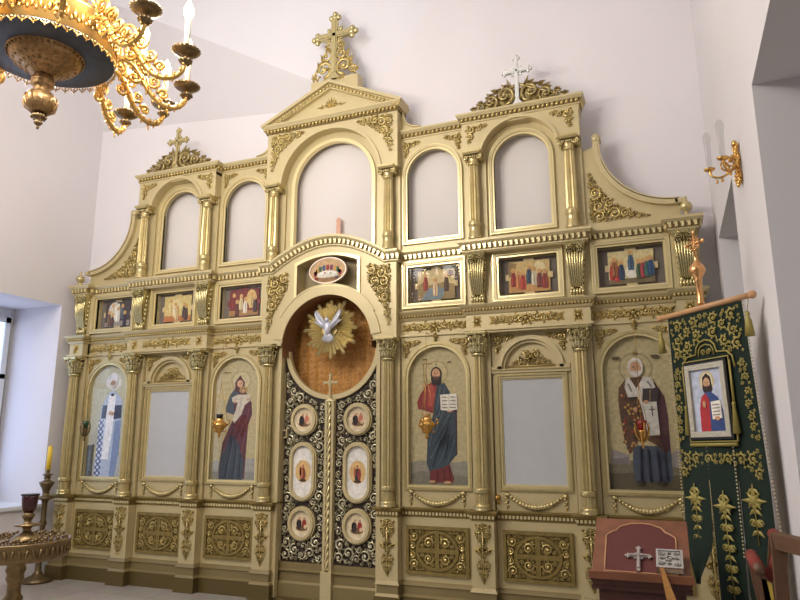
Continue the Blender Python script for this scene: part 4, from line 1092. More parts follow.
def feast(cx,kind,label):
    o=empty('feast_icon',(cx,.062,Z2a),label,'painting','small feast icons of the second tier')
    w,h=.40,.33; SK={
     'baptism':((206,186,134),[((150,128,84),[(0,70),(30,52),(60,72),(140,60),(200,74),(200,140),(0,140)]),((120,134,140),[(20,140),(60,84),(110,78),(150,96),(130,140)]),((196,172,120),[(140,0),(200,0),(200,30),(170,44),(150,20)]),((120,70,50),'e',178,20,18,14)],
        [(44,50,(146,60,50)),(96,78,(214,180,140)),(156,60,(74,56,44))]),
     'entry':((208,180,120),[((196,150,90),[(0,90),(200,80),(200,140),(0,140)]),((222,206,160),'e',150,50,34,44),((150,120,80),[(0,0),(40,10),(30,60),(0,70)])],
        [(24,70,(150,50,42)),(48,80,(196,120,70)),(70,84,(170,60,50)),(100,60,(54,72,88)),(124,70,(206,190,160)),(150,80,(120,60,48)),(176,84,(140,54,44))]),
     'ascension':((214,198,146),[((120,104,72),[(0,120),(200,116),(200,140),(0,140)]),((228,224,206),'e',100,92,26,26)],
        [(18,78,(170,50,44)),(38,84,(196,60,60)),(58,78,(44,58,84)),(100,40,(60,86,110)),(134,80,(60,84,54)),(152,78,(150,54,60)),(170,74,(50,96,84)),(186,70,(40,70,110)),(28,66,(150,90,50))]),
     'nativity':((140,62,48),[((120,40,36),[(0,0),(200,0),(200,140),(0,140)]),((206,176,110),'e',150,48,34,44),((160,120,70),[(0,110),(200,116),(200,140),(0,140)])],
        [(30,60,(120,36,34)),(80,66,(206,186,140)),(110,84,(226,214,190)),(150,60,(200,170,110)),(178,80,(60,40,40)),(56,96,(90,40,36))]),
     'baptism2':((212,190,122),[((190,120,70),[(0,108),(200,112),(200,140),(0,140)]),((226,210,150),'e',80,50,50,34)],
        [(50,56,(220,190,130)),(84,76,(226,206,170)),(150,80,(60,54,52)),(166,92,(70,50,44)),(100,96,(206,170,120))]),
     'transfig':((70,60,62),[((206,200,190),'e',70,50,48,50),((220,216,200),[(60,20),(110,10),(120,100),(80,130)]),((150,140,130),[(0,116),(200,108),(200,140),(0,140)])],
        [(60,50,(214,200,170)),(60,104,(90,60,50)),(104,70,(226,220,206)),(138,56,(86,92,100)),(160,96,(60,50,60)),(34,90,(120,90,70))])}
    T,bgs,figs=SK[kind]; sh=list(bgs)
    for (x,y,c) in figs:
        sh+= [((210,170,90),'e',x,y-30,11,12),(c,[(x-8,y-20),(x+8,y-20),(x+14,y+12),(x+12,y+44),(x-12,y+44),(x-14,y+10)]),(tuple(int(v*.6) for v in c),'l',x,y-12,x+3,y+42,3),((196,150,112),'e',x,y-28,6,8),(tuple(min(255,int(v*1.3)+10) for v in c),'l',x-7,y-10,x-6,y+36,3)]
    n=painting(o,'painted_panel',-w/2,w/2,.035,.345,-.0,sh,T,200,140)
    q=MB(); 
    for (a,b,c,d) in ((-.05,.05,.345,.372),(-.05,.05,.008,.035),(-w/2-.03,-w/2,.16,.22),(w/2,w/2+.03,.16,.22)): q.box(a,b,.0,.012,c,d)
    q.build('panel_tab',pc((206,186,140) if kind!='nativity' else (110,50,40)),o)
    g=MB(); g.add([(-.283,-.046,0),(.283,-.046,0),(.283,-.046,.379),(-.283,-.046,.379)],[(0,1,2,3)]); g.build('glass_pane',GLASS,o)
feast(1.169,'baptism','small framed baptism scene nearest the central arch on its right')
feast(2.123,'entry','small framed scene of a crowd round a rider, middle of the right row')
feast(3.06,'ascension','small framed scene of a rising figure above two crowds, rightmost of the row')
feast(-1.169,'nativity','small framed dark red scene nearest the central arch on its left')
feast(-2.123,'baptism2','small framed yellow-skied scene with one dark kneeling figure, middle of the left row')
feast(-3.06,'transfig','small framed dark scene with white figures, leftmost of the row')
# oval picture over the arch
o=empty('oval_icon',(0,F+.02,3.235),'small oval picture of people at a white supper table above the central arch','painting')
q=MB(); q.prism(arc(0,.125,.215,0,360,36,.135)[:-1],-.01,.01,pc((192,160,116))); k=0
def ov(c,cx_,cz_,rx,rz,l): q.prism(arc(cx_,cz_,rx,0,360,14,rz)[:-1],-.01-.0012*l,-.01,pc(c))
ov((150,112,72),0,.04,.17,.04,1)
for i in range(11):
    a=PI*i/10; x=.15*K(a); z=.095+.065*S(a); c=[(150,44,42),(64,84,120),(70,104,64),(196,150,80),(120,60,90)][i%5]; ov(c,x,z,.019,.034,2); ov((206,160,120),x,z+.038,.010,.012,3); 
ov((230,226,214),0,.088,.12,.034,4); ov((214,208,190),0,.066,.125,.022,5); ov((170,60,50),-.03,.098,.012,.008,6); ov((120,140,90),.04,.092,.014,.008,6); ov((150,40,40),-.13,.04,.02,.012,6); ov((84,84,92),.11,.04,.02,.014,6)
q.build('painted_panel',None,o)
q=MB(); q.strip(arc(0,.125,.213,0,360,36,.133)[:-1],arc(0,.125,.226,0,360,36,.146)[:-1],-.016,.012,closed=True); q.build('oval_frame',mat('oval_frame_gold',(220,200,180),.4,.3),o)

# little pink tag standing in the central upper opening
q=MB(); q.box(-.028,.028,-.006,.006,0,.25); q.prism(arc(0,.25,.028,0,180,10),-.006,.006); q.prism(arc(0,.24,.009,0,360,10)[:-1],-.008,-.006,pc((90,50,40)))
q.mats[0]=pc((206,160,138)); o=q.build('wooden_tag',pc((206,160,138)),loc=(.04,.06,3.72)); tag(o,'small pinkish wooden tag with a hole standing in the empty central opening','tag')

# =================================================================== HANGING LAMPS
def oil_lamp(x,z,label,cup,body,hgt,topz=2.6):
    o=empty('hanging_oil_lamp',(x,-.19,z),label,'lamp','oil lamps hanging before the saints')
    q=MB()
    if body is BRASS:
        q.lathe([(.004,-.13),(.012,-.12),(.02,-.10),(.012,-.085),(.03,-.07),(.045,-.05),(.05,-.035),(.078,-.01),(.085,.01),(.07,.03),(.05,.045),(.04,.06),(.044,.075)],n=20)
        for k in range(3):
            a=k*2.094+.5; q.tube([(.08*K(a),.08*S(a),.005),(.105*K(a),.105*S(a),.02),(.11*K(a),.11*S(a),.05),(.09*K(a),.09*S(a),.06)],.008,6); q.tube([(.04*K(a),.04*S(a),-.06),(.075*K(a),.075*S(a),-.07),(.07*K(a),.07*S(a),-.045)],.006,5)
    else:
        q.lathe([(.003,-.15),(.01,-.14),(.008,-.11),(.018,-.09),(.022,-.05),(.034,-.01),(.04,.0)],n=16)
        for k in range(4):
            a=k*PI/2+.4; q.tube([(.02*K(a),.02*S(a),-.09),(.05*K(a),.05*S(a),-.04),(.06*K(a),.06*S(a),.02),(.052*K(a),.052*S(a),.05),(.065*K(a),.065*S(a),.06)],[.007,.009,.009,.007,.004],6)
    q.build('lamp_body',BRASSD if cup is GREENG else BRASS,o)
    q=MB(); q.lathe([(.03,.0),(.036,.05),(.046,.085),(.042,.085),(.03,.05)] if body is not BRASS else [(.032,.075),(.038,.12),(.034,.12),(.028,.08)],n=18); q.build('glass_cup',cup,o)
    q=MB()
    for k in range(3):
        a=k*2.094+.5; q.tube([(.085*K(a) if body is BRASS else .05*K(a),.085*S(a) if body is BRASS else .05*S(a),.04),(0,0,hgt)],.0022,4)
    q.tube([(0,0,hgt),(0,0,topz-z)],.0022,4); q.tube([(0,0,topz-z),(0,.17,topz-z)],.004,5); q.build('chain',BRASS,o)
oil_lamp(-1.235,1.735,'gold oil lamp with dark cup hanging before the veiled woman icon',BLACK,BRASS,.45)
oil_lamp(1.145,1.715,'gold oil lamp hanging before the red and blue robed figure',mat('amber_glass',(196,160,110),.15),BRASS,.45)
oil_lamp(-3.16,1.72,'green glass oil lamp hanging before the leftmost icon',GREENG,GOLD,.4)
oil_lamp(3.06,1.655,'red glass oil lamp hanging before the white-bearded bishop',mat('ruby_glass',(140,20,16),.12,coat=.4),GOLD,.4)
for sx in (-1,1):
    pass

# =================================================================== CHANDELIER
CHX,CHY=0.0,-3.67
CH=empty('chandelier',(CHX,CHY,3.37),'large gilded church chandelier with lit candles, top left of the picture','chandelier')
def cl(mbx,name,m,parent=None): mbx.xf(Matrix.Translation((0,0,-3.37))) if parent is None else None; return mbx.build(name,m,parent or CH)
q=MB(); q.lathe([(.19,3.845),(.37,3.845),(.38,3.85),(.38,3.87),(.19,3.87)],n=56); cl(q,'ring_underside',RING)
q=MB(); q.lathe([(.376,3.86),(.385,3.865),(.385,4.02),(.395,4.03),(.395,4.05),(.36,4.05),(.36,3.87)],n=56)
for k in range(56):
    a=2*PI*k/56
    q.blob((.388*K(a),.388*S(a),3.95),(.012,.012,.035),n=6,h=4); q.blob((.388*K(a+.056),.388*S(a+.056),3.92),(.01,.01,.018),n=5,h=4)
cl(q,'ring_band',CHG)
q=MB()
qc=MB()
for k in range(44):   # hanging scalloped fringe and upstanding crest of loops
    a=2*PI*k/44; c,s_=K(a),S(a); t=Vector((-s_,c,0)); ctr=Vector((.388*c,.388*s_,3.852))
    q.tube([tuple(ctr+t*(.022*K(g))+Vector((0,0,.022*S(g)))) for g in [PI*1.0+PI*i/6 for i in range(7)]],.0045,5); q.blob(tuple(ctr+Vector((0,0,-.030))),(.006,.006,.007),n=5,h=4); q.blob(tuple(ctr+Vector((0,0,-.006))),(.007,.007,.008),n=5,h=4)
    ctr=Vector((.388*c,.388*s_,4.055)); qc.tube([tuple(ctr+t*(.022*K(g))+Vector((0,0,.04*S(g)))) for g in [PI*i/6 for i in range(7)]],.005,5); qc.blob(tuple(ctr+Vector((0,0,.048))),(.008,.008,.012),n=5,h=4)
cl(q,'ring_fringe',CHG); cl(qc,'ring_crest',CHG)
q=MB(); q.lathe([(.05,3.70),(.075,3.72),(.12,3.745),(.18,3.775),(.215,3.80),(.23,3.82),(.235,3.835),(.25,3.84),(.25,3.85),(.1,3.86)],n=48)
for k in range(40):
    a=2*PI*k/40; q.blob((.238*K(a),.238*S(a),3.832),(.011,.011,.009),n=6,h=4)
for k in range(24):
    a=2*PI*k/24
    for (r,z,b_) in ((.19,3.785,.016),(.15,3.762,.013),(.11,3.742,.012)): q.blob((r*K(a+r*8),r*S(a+r*8),z),(b_,b_,.008),n=6,h=4)
q.v=[(x*.86,y_*.86,z) for x,y_,z in q.v]; cl(q,'carved_bowl',BOWLM)
q=MB(); q.lathe([(.045,3.60),(.05,3.61),(.042,3.62),(.05,3.64),(.062,3.65),(.056,3.66),(.064,3.67),(.064,3.685),(.056,3.69),(.06,3.70),(.05,3.71)],n=28); cl(q,'bowl_neck',BOWLM)
q=MB(); q.lathe([(.03,3.47),(.055,3.48),(.078,3.505),(.088,3.54),(.084,3.575),(.065,3.60),(.045,3.612)],n=28)
for k in range(10):
    a=2*PI*k/10; q.tube([(.03*K(a),.03*S(a),3.475),(.08*K(a),.08*S(a),3.51),(.091*K(a),.091*S(a),3.54),(.085*K(a),.085*S(a),3.575)],[.012,.01,.008,.004],5)
cl(q,'bowl_ball',BOWLM)
q=MB(); q.lathe([(.001,3.37),(.006,3.375),(.01,3.385),(.006,3.395),(.016,3.40),(.026,3.415),(.016,3.425),(.03,3.44),(.04,3.452),(.028,3.465),(.03,3.475)],n=18)
for k in range(8):
    a=2*PI*k/8; q.blob((.036*K(a),.036*S(a),3.45),(.01,.01,.014),n=5,h=4)
cl(q,'bowl_tip',BRASSD)
q=MB(); q.lathe([(.02,4.05),(.06,4.08),(.03,4.15),(.05,4.25),(.02,4.4),(.035,4.55),(.015,4.7),(.012,7.6)],n=16); cl(q,'centre_stem',CHG)
q=MB()
for k in range(6):
    a=2*PI*k/6+.2; q.tube([(.36*K(a),.36*S(a),4.04),(.30*K(a),.30*S(a),4.25),(.16*K(a),.16*S(a),4.5),(.03*K(a),.03*S(a),4.7)],.012,6)
cl(q,'ring_stays',CHG)
ANG=[-5,24,54,78,102,170,196,222,248,274,300,326]
arm=MB() # arm along +x, ring at r=.38, cup at r=.83
def AP(t):
    return t
pth=[(.36,0,3.93),(.42,0,3.97),(.48,0,3.955),(.53,0,3.90),(.57,0,3.82),(.62,0,3.755),(.68,0,3.715),(.75,0,3.71),(.805,0,3.745),(.83,0,3.80),(.83,0,3.84)]
# smooth the path
def smooth(p,n=3):
    for _ in range(n):
        o=[p[0]]
        for i in range(len(p)-1):
            a,b=Vector(p[i]),Vector(p[i+1]); o+= [tuple(a*.75+b*.25),tuple(a*.25+b*.75)]
        o.append(p[-1]); p=o
    return p
pth=smooth(pth,2); arm.tube(pth,[.021-.007*i/len(pth) for i in range(len(pth))],7)
for i in range(4,len(pth)-3,3):
    p=Vector(pth[i]); 
    for sg in (-1,1): arm.blob(tuple(p+Vector((0,sg*.012,.016))),(.010,.010,.022),n=5,h=4,M=Matrix.Rotation(.6*sg,3,'X'))
    arm.blob(tuple(p+Vector((-.01,0,-.022))),(.007,.007,.016),n=5,h=4)
def spir(cx,cz,r,a0,hand,n=14,turn=1.4,t0=.014):
    return [(cx+r*(1-.75*i/(n-1))*K(a0+hand*i/(n-1)*turn*2*PI),0,cz+r*(1-.75*i/(n-1))*S(a0+hand*i/(n-1)*turn*2*PI)) for i in range(n)]
for (cx_,cz_,r,a0,h_) in ((.47,4.02,.06,-PI/2,1),(.56,3.94,.05,PI,-1),(.62,3.86,.045,PI,1),(.50,3.86,.045,PI/2,-1),(.68,3.79,.035,PI,-1)):
    arm.tube(spir(cx_,cz_,r,a0,h_),[.013*(1-.03*i) for i in range(14)],6); arm.blob((cx_,0,cz_),(.014,.014,.014),n=6,h=4)
arm.blob((.72,0,3.675),(.006,.006,.022),n=5,h=4)
cup=MB(); cup.lathe([(.008,3.795),(.022,3.80),(.034,3.82),(.036,3.828),(.014,3.835),(.012,3.855),(.03,3.862),(.06,3.872),(.078,3.885),(.082,3.895),(.076,3.902),(.03,3.90),(.02,3.905),(.02,3.93)],n=28)
for k in range(20):
    a=2*PI*k/20; cup.blob((.08*K(a),.08*S(a),3.895),(.008,.008,.007),n=5,h=4)
for k in range(9):
    a=2*PI*k/9; cup.blob((.034*K(a),.034*S(a),3.826),(.010,.010,.010),n=5,h=4)
can=MB(); can.lathe([(.017,3.90),(.017,4.115),(.012,4.12)],n=14)
fl=MB(); fl.lathe([(.006,4.11),(.02,4.122),(.03,4.148),(.028,4.18),(.014,4.215),(.001,4.245)],n=14)
FLM=mat('flame_bulb_glow',(255,236,200),.3,emit=(255,222,170),estr=40)
for b in (arm,): b.xf(Matrix.Translation((0,0,-3.37)))
for b in (cup,can,fl): b.xf(Matrix.Translation((0,0,-3.37)))
first=None
for a in ANG:
    r=math.radians(a)
    if first is None:
        A0=arm.build('candle_arm',CHG,CH,rot=(0,0,r)); B0=cup.build('drip_cup',BRASSD,A0,loc=(.83,0,0)); C0=can.build('candle',WAX,A0,loc=(.83,0,0)); D0=fl.build('flame_bulb',FLM,A0,loc=(.83,0,0)); first=1
    else:
        A1=A0.copy(); col.objects.link(A1); A1.rotation_euler=(0,0,r)
        for z_ in (B0,C0,D0): c=z_.copy(); col.objects.link(c); c.parent=A1
# an upper tier of shorter arms standing on the ring
first=None
cupS=[]; 
arm2=MB(); p2=smooth([(.36,0,4.03),(.43,0,4.10),(.50,0,4.08),(.56,0,4.02),(.63,0,4.0),(.69,0,4.03),(.70,0,4.09)],2)
arm2.tube(p2,[.022-.006*i/len(p2) for i in range(len(p2))],7)
for (cx_,cz_,r,a0,h_) in ((.47,4.16,.06,-PI/2,1),(.55,4.10,.045,PI,-1)): arm2.tube(spir(cx_,cz_,r,a0,h_),[.013*(1-.03*i) for i in range(14)],6)
arm2.xf(Matrix.Translation((0,0,-3.37)))
for a in (-22,85,178,228,278):
    r=math.radians(a)
    if first is None: A2=arm2.build('upper_candle_arm',CHG,CH,rot=(0,0,r)); first=1; L_=A2
    else: L_=A2.copy(); col.objects.link(L_); L_.rotation_euler=(0,0,r)
    for z_ in (B0,C0,D0): c=z_.copy(); col.objects.link(c); c.parent=L_; c.location=(.70,0,.24)

# =================================================================== CANDLE TABLE, LAMPS ON THE LEFT
TX,TY,TZ=-1.095,-2.60,.895
T_=empty('candle_table',(TX,TY,0),'round bronze candle stand with rows of small sockets at the bottom left','candle stand')
q=MB(); q.lathe([(.29,-.125),(.30,-.12),(.305,-.10),(.31,-.02),(.318,-.012),(.318,.0),(.308,.002),(.30,-.012),(.05,-.012)],c=(0,0,TZ),n=48)
for k in range(48):
    a=2*PI*k/48; q.blob((.309*K(a),.309*S(a),TZ-.062),(.007,.014,.034),n=5,h=4,M=Matrix.Rotation(a,3,'Z')@Matrix.Rotation(.25*(1 if k%2 else -1),3,'X'))
q.build('round_tray',BRASSD,T_)
q=MB()
for R_,n_ in ((.285,30),(.235,24),(.185,18)):
    for k in range(n_):
        a=2*PI*k/n_; q.lathe([(.012,0),(.007,.006),(.006,.018),(.011,.026),(.011,.034),(.006,.034)],c=(R_*K(a),R_*S(a),TZ-.008),n=8)
q.build('candle_sockets',BRASSD,T_)['kind']='stuff'
q=MB(); q.lathe([(.20,0),(.20,.03),(.12,.06),(.06,.10),(.045,.2),(.06,.3),(.04,.34),(.05,.45),(.06,.5),(.042,.53),(.042,.6),(.055,.63),(.05,.66),(.062,.69),(.055,.72),(.075,.75),(.12,.775),(.15,.785)],n=28); q.build('table_stem',BRASSD,T_)
LPX,LPY=TX+.02,TY+.03
T_.scale=(1.08,1.08,1.0)
o=empty('table_oil_lamp',(LPX+.01,LPY,TZ-.01),'dark red glass lamp on a brass foot standing in the middle of the candle table','lamp')
q=MB(); q.lathe([(.095,.0),(.095,.01),(.06,.035),(.032,.05),(.022,.065),(.03,.08),(.075,.088),(.078,.096),(.03,.1),(.02,.115),(.03,.13),(.04,.15),(.028,.16),(.03,.175)],n=28); q.build('lamp_foot',BRASSD,o)
q=MB(); q.lathe([(.03,.165),(.042,.19),(.05,.25),(.053,.275),(.049,.275),(.046,.25),(.036,.2),(.02,.18)],n=28); q.build('glass_cup',REDG,o)
q=MB(); q.lathe([(.054,.268),(.056,.27),(.056,.276),(.05,.277)],n=28); q.build('cup_rim',BLACK,o); o.scale=(1.12,1.12,1.16)
o=empty('floor_candlestick',(-3.56,-.30,0),'tall brass floor candlestick with a yellow candle by the left window','candlestick')
q=MB(); q.lathe([(.16,0),(.165,.02),(.13,.05),(.06,.08),(.035,.12),(.03,.3),(.045,.34),(.028,.38),(.028,.6),(.045,.64),(.028,.68),(.03,.86),(.04,.9),(.1,.915),(.1,.93),(.04,.95),(.035,.99),(.05,1.03),(.075,1.075),(.085,1.10),(.05,1.115),(.028,1.13),(.04,1.15),(.03,1.17),(.055,1.18),(.055,1.19),(.02,1.2),(.022,1.30),(.016,1.30)],n=26); q.build('candlestick_body',mat('dull_brass',(104,88,60),.4,.7),o)
q=MB(); q.lathe([(.027,1.24),(.026,1.505),(.01,1.512),(.002,1.53)],n=16); q.build('candle',YWAX,o)

# =================================================================== BANNER
bx0=Vector((3.33,-2.0,2.29)); bx1=Vector((3.69,-2.4,2.285)); bd=(bx1-bx0); bw=bd.length; ang=math.atan2(bd.y,bd.x)
B_=empty('church_banner',tuple(bx0),'dark green velvet processional banner with gold embroidery and a framed portrait','banner',rot=(0,math.radians(-1.2),ang))
Hh=1.16; H2=1.62
def ban(u,w): return (u*bw,-w)
q=MB()
# body down to the start of the slits, then three tongues
def cloth(pts,y0=.0,y1=.006): q.prism(pts,y0,y1)
xs=[0,.34,.64,1.0]
NB=24
V=[];Fc=[]
for j in range(25):
    w=j/24*.92
    for i in range(NB+1):
        u=i/NB; V.append((u*bw*(1+.12*w)-.02*w,.010*S(u*9+w*2)*w,-w))
for j in range(24):
    for i in range(NB): a=j*(NB+1)+i; Fc.append((a,a+NB+1,a+NB+2,a+1))
q.add(V,Fc,smooth=True)
def tongue(u0,u1,wt,tip,cur):
    V=[];Fc=[];N_=14
    for j in range(N_+1):
        t=j/N_; w=.92+(wt-.92)*t; s_=1-max(0,(t-tip)/(1-tip))*.94
        c=(u0+u1)/2; hw=(u1-u0)/2*s_
        for i in range(7):
            u=c-hw+2*hw*i/6; V.append((u*bw*(1+.12*.92)-.02*w,.010*S(u*9+w*2)*.92-cur*t*t*(1+.4*K(i)),-w))
    for j in range(N_):
        for i in range(6): a=j*7+i; Fc.append((a,a+7,a+8,a+1))
    q.add(V,Fc,smooth=True)
tongue(0,.352,1.46,.62,.03); tongue(.36,.652,1.75,.8,.01); tongue(.66,1.0,1.62,.8,.0)
q.build('banner_cloth',GREEN,B_)
e=MB(); Y=-.004
def es(x,z,r,a,h_): 
    n=12; e.tube([(x+r*(1-.8*i/(n-1))*K(a+h_*i/(n-1)*2.6*PI),Y-.004,z+r*(1-.8*i/(n-1))*S(a+h_*i/(n-1)*2.6*PI)) for i in range(n)],[.0055*(1-.4*i/n) for i in range(n)],4)
    for k in range(5):
        g=a+h_*k*.9; e.leaf(x+r*.8*K(g),z+r*.8*S(g),g+h_*.8,r*.55,r*.28,Y,.006)
bc=bw/2
def emb(poly,seed,rmax=.03,rmin=.006,mir=True,n=60):
    t=MB(); fill(t,poly,rmax,rmin,seed,Y,.005,mirror=bc if mir else None,over=1.0,gap=1.12,maxn=n); e.add(t.v,t.f,None,True)
emb([(bc,-.02),(bw-.015,-.02),(bw-.012,-.27),(bw-.10,-.27),(bc+.10,-.235),(bc+.07,-.185),(bc,-.15)],3,.036)
emb([(bw-.075,-.28),(bw-.012,-.28),(bw+.02,-.72),(bw-.04,-.72)],4,.024); 
emb([(bc,-.775),(bc,-.84),(bw-.08,-.86),(bw-.03,-.93),(bw+.015,-.91),(bw+.01,-.75),(bw-.1,-.77)],5,.032)
for s2 in (-1,1):
    def m_(x): return bc+s2*x
    e.tube([(m_(.0),Y-.004,-.17),(m_(.04),Y-.004,-.18),(m_(.065),Y-.004,-.205),(m_(.075),Y-.004,-.245),(m_(.14),Y-.004,-.25),(m_(.175),Y-.004,-.28),(m_(.185),Y-.004,-.34)],.0055,5)
    e.tube([(m_(.0),Y-.004,-.195),(m_(.035),Y-.004,-.205),(m_(.052),Y-.004,-.225),(m_(.055),Y-.004,-.26)],.0045,5)
    es(m_(.02),-.24,.018,0 if s2>0 else PI,s2)
for (u,w0,w1) in ((.17,.94,1.25),(.505,.97,1.5),(.83,.93,1.22)):
    x=u*bw*1.10-.02
    def star(z,r):
        for k in range(8): e.leaf(x,z,k*PI/4,r*(1 if k%2==0 else .7),r*.32,Y-.008,.008)
        e.blob((x,Y-.01,z),(r*.3,.008,r*.3),n=8)
    star(-w0-.08,.08); n_=int((w1-w0)/.05)
    e.tube([(x,Y-.006,-w0),(x,Y-.006,-w1)],.004,4)
    for k in range(n_):
        z=-w0-.02-k*.05
        for s2 in (-1,1): e.leaf(x,z,-PI/2+s2*.9,.05,.022,Y-.006,.006); 
        if k%2: es(x+.02,z-.02,.022,0,1); es(x-.02,z-.02,.022,PI,-1)
e.build('gold_embroidery',THREAD,B_)
e=MB()
for k in range(70):      # beaded fringe on both edges and along the slits
    w=.01+k*.0185
    for u in (0,1):
        e.blob((u*bw*(1+.12*w)-.02*w+(-.006 if u==0 else .006),0,-w),(.006,.005,.0055),n=5,h=4)
    if w>.72:
        for u in (.355,.655): e.blob((u*bw*1.11-.02*w,-.004,-w),(.006,.005,.006),n=5,h=4)
    
e.build('bead_edging',mat('bead_edging_cream',(190,178,140),.5,.3),B_)['kind']='stuff'
# framed portrait on the banner
px0,px1,pz0,pz1=.115*1,.395,-.70,-.30
f=MB()
for (g,w,y0,m) in ((0,.012,-.022,THREAD),(-.012,.012,-.016,BLACK),(-.036,.03,-.02,SILVER)):
    a,b,c,d=px0-g-w if 0 else px0-.012-0,0,0,0
def fr_(mbx,x0,x1,z0,z1,w,y0,y1,m): 
    mbx.box(x0-w,x0,y0,y1,z0-w,z1+w,m); mbx.box(x1,x1+w,y0,y1,z0-w,z1+w,m); mbx.box(x0,x1,y0,y1,z1,z1+w,m); mbx.box(x0,x1,y0,y1,z0-w,z0,m)
f=MB(); fr_(f,px0+.03,px1-.03,pz0+.035,pz1-.03,.03,-.028,-.01,mat('chased_silver_frame',(184,178,160),.5,.3,bump=.8,bscale=120)); fr_(f,px0,px1,pz0+.005,pz1,.012,-.022,-.008,BLACK); f.build('portrait_frame',SILVER,B_)
ch2=[((206,178,110),'e',100,58,46,48),((216,206,180),'e',100,58,38,40),((40,26,20),[(74,40),(100,20),(126,40),(134,100),(122,118),(80,118),(70,100)]),((44,66,120),[(60,130),(90,112),(120,112),(160,140),(184,200),(186,300),(40,300),(44,180)]),((170,38,44),[(56,134),(86,116),(106,150),(98,300),(36,300),(40,190)])]
ch2+=face(100,70,22,(44,28,22),(54,34,26))+[((232,226,210),[(116,160),(176,156),(178,240),(118,244)])]+[((120,110,100),'l',124,y,168,y-1,5) for y in (176,192,208,224)]+[((194,146,108),'e',150,240,16,10),((194,146,108),'e',76,170,10,16)]
painting(B_,'portrait',px0+.03,px1-.03,pz0+.035,pz1-.03,-.012,ch2,(184,190,206),200,300)
f=MB(); fr_(f,px0-.02,px1+.02,pz0-.015,pz1+.02,.006,-.012,-.004,None); f.tube([(px0-.02,-.012,-.735),(px1+.02,-.012,-.735)],.011,5)
for xx in (px0-.028,px1+.028): f.lathe([(.008,0),(.012,-.01),(.008,-.02),(.02,-.16),(.004,-.165)],c=(xx,-.014,-.52),n=8); f.tube([(xx,-.01,-.30),(xx,-.01,-.53)],.006,5)
f.build('gold_cord',THREAD,B_)
q=MB(); q.tube([(-.06,0,.012),(bw+.065,0,.012)],.016,10); q.blob((bw+.07,0,.012),(.022,.022,.022),n=10,h=6); q.blob((-.065,0,.012),(.022,.022,.022),n=10,h=6); q.build('crossbar',WOODL,B_)
def tassel(x,z,name='tassel'):
    t=MB(); t.tube([(x,0,z),(x,-.02,z-.07)],.003,4); t.lathe([(.006,-.07),(.013,-.085),(.009,-.1),(.016,-.12),(.024,-.2),(.004,-.2)],c=(x,-.02,z),n=10); t.build('tassel',THREAD,B_)
tassel(bw+.045,0.0); tassel(-.05,0.0)
q=MB(); pxm=.235
q.tube([(pxm,.03,-2.28),(pxm,.03,.06)],.014,10); q.build('banner_pole',WOODL,B_)
q=MB(); q.lathe([(.02,.03),(.022,.05),(.017,.06),(.017,.17),(.024,.18),(.018,.19),(.042,.225),(.046,.24),(.036,.265),(.018,.285),(.008,.30),(.012,.31),(.006,.32),(.006,.33)],c=(pxm,.03,0),n=20)
q.tube([(pxm,.03,.32),(pxm,.03,.46)],.007,6); q.tube([(pxm-.055,.03,.40),(pxm+.055,.03,.40)],.008,6); q.tube([(pxm-.03,.03,.36),(pxm+.03,.03,.37)],.006,6)
for k in range(12): a=k*PI/6; q.blob((pxm+.038*K(a),.03,.40+.038*S(a)),(.007,.007,.007),n=5,h=4); q.tube([(pxm,.03,.40),(pxm+.036*K(a),.03,.40+.036*S(a))],.003,4)
for (a,b) in ((-.06,.40),(.06,.40),(0,.465)): q.blob((pxm+a,.03,b),(.014,.008,.014),n=8,h=5)
q.build('pole_finial',mat('red_gold_brass',(216,164,108),.25,.85),B_)

# =================================================================== LECTERN with cross and gospel
LX0,LX1=2.885,3.335; LY=-2.66
o=empty('lectern',((LX0+LX1)/2,LY,0),'red-brown wooden lectern with a slanted maroon-covered top beside the banner','lectern')
hw=(LX1-LX0)/2; tb=Vector((0,0,.955)); tp=Vector((0,.36,1.17))
def slab(mbx,x0,x1,t0,t1,th,off,m=None):
    d=(tp-tb); nrm=Vector((0,-d.z,d.y)).normalized()
    P0=tb+d*t0; P1=tb+d*t1
    V=[]
    for (Pq) in (P0,P1):
        for x in (x0,x1):
            for e_ in (off,off+th): v=Pq+nrm*e_; V.append((x,v.y,v.z))
    mbx.add(V,[(0,1,3,2),(4,6,7,5),(0,4,5,1),(2,3,7,6),(1,5,7,3),(0,2,6,4)],m)
q=MB(); slab(q,-hw,hw,0,1,.03,-.03,WOOD); q.build('slanted_top',WOOD,o)
d=(tp-tb); nrm=Vector((0,-d.z,d.y)).normalized()
def onb(x,t,off=.0): v=tb+d*t+nrm*off; return (x,v.y,v.z)
pl=[(-.165,.03),(.165,.03),(.168,.66),(.145,.72),(.12,.76),(.10,.84),(.05,.90),(0,.915),(-.05,.90),(-.10,.84),(-.12,.76),(-.145,.72),(-.168,.66)]
q=MB(); q.add([onb(a,b,.003) for a,b in pl],[tuple(range(len(pl)))]); q.build('velvet_inset',VELV,o)
q=MB(); q.tube([onb(a,b,.004) for a,b in pl+[pl[0]]],.004,4); q.build('inset_beading',WOODL,o)
q=MB(); q.box(-hw-.01,hw+.01,-.04,.0,.935,.968); q.frus(-hw+.01,hw-.01,-.022,.0,.905,-hw-.005,hw+.005,-.035,.0,.935,WOODD); q.box(-hw-.0,hw,-.018,.02,.885,.905,WOODD); q.mats=[WOOD,WOODD]; q.m=[0]*6+[1]*12; q.build('book_ledge',WOOD,o)
q=MB(); q.box(-hw+.03,hw-.03,.0,.33,0.06,.90); q.prism([(-hw+.03,.0),(hw-.03,.0),(hw-.03,.06),(-hw+.03,.06)],-.02,.35)
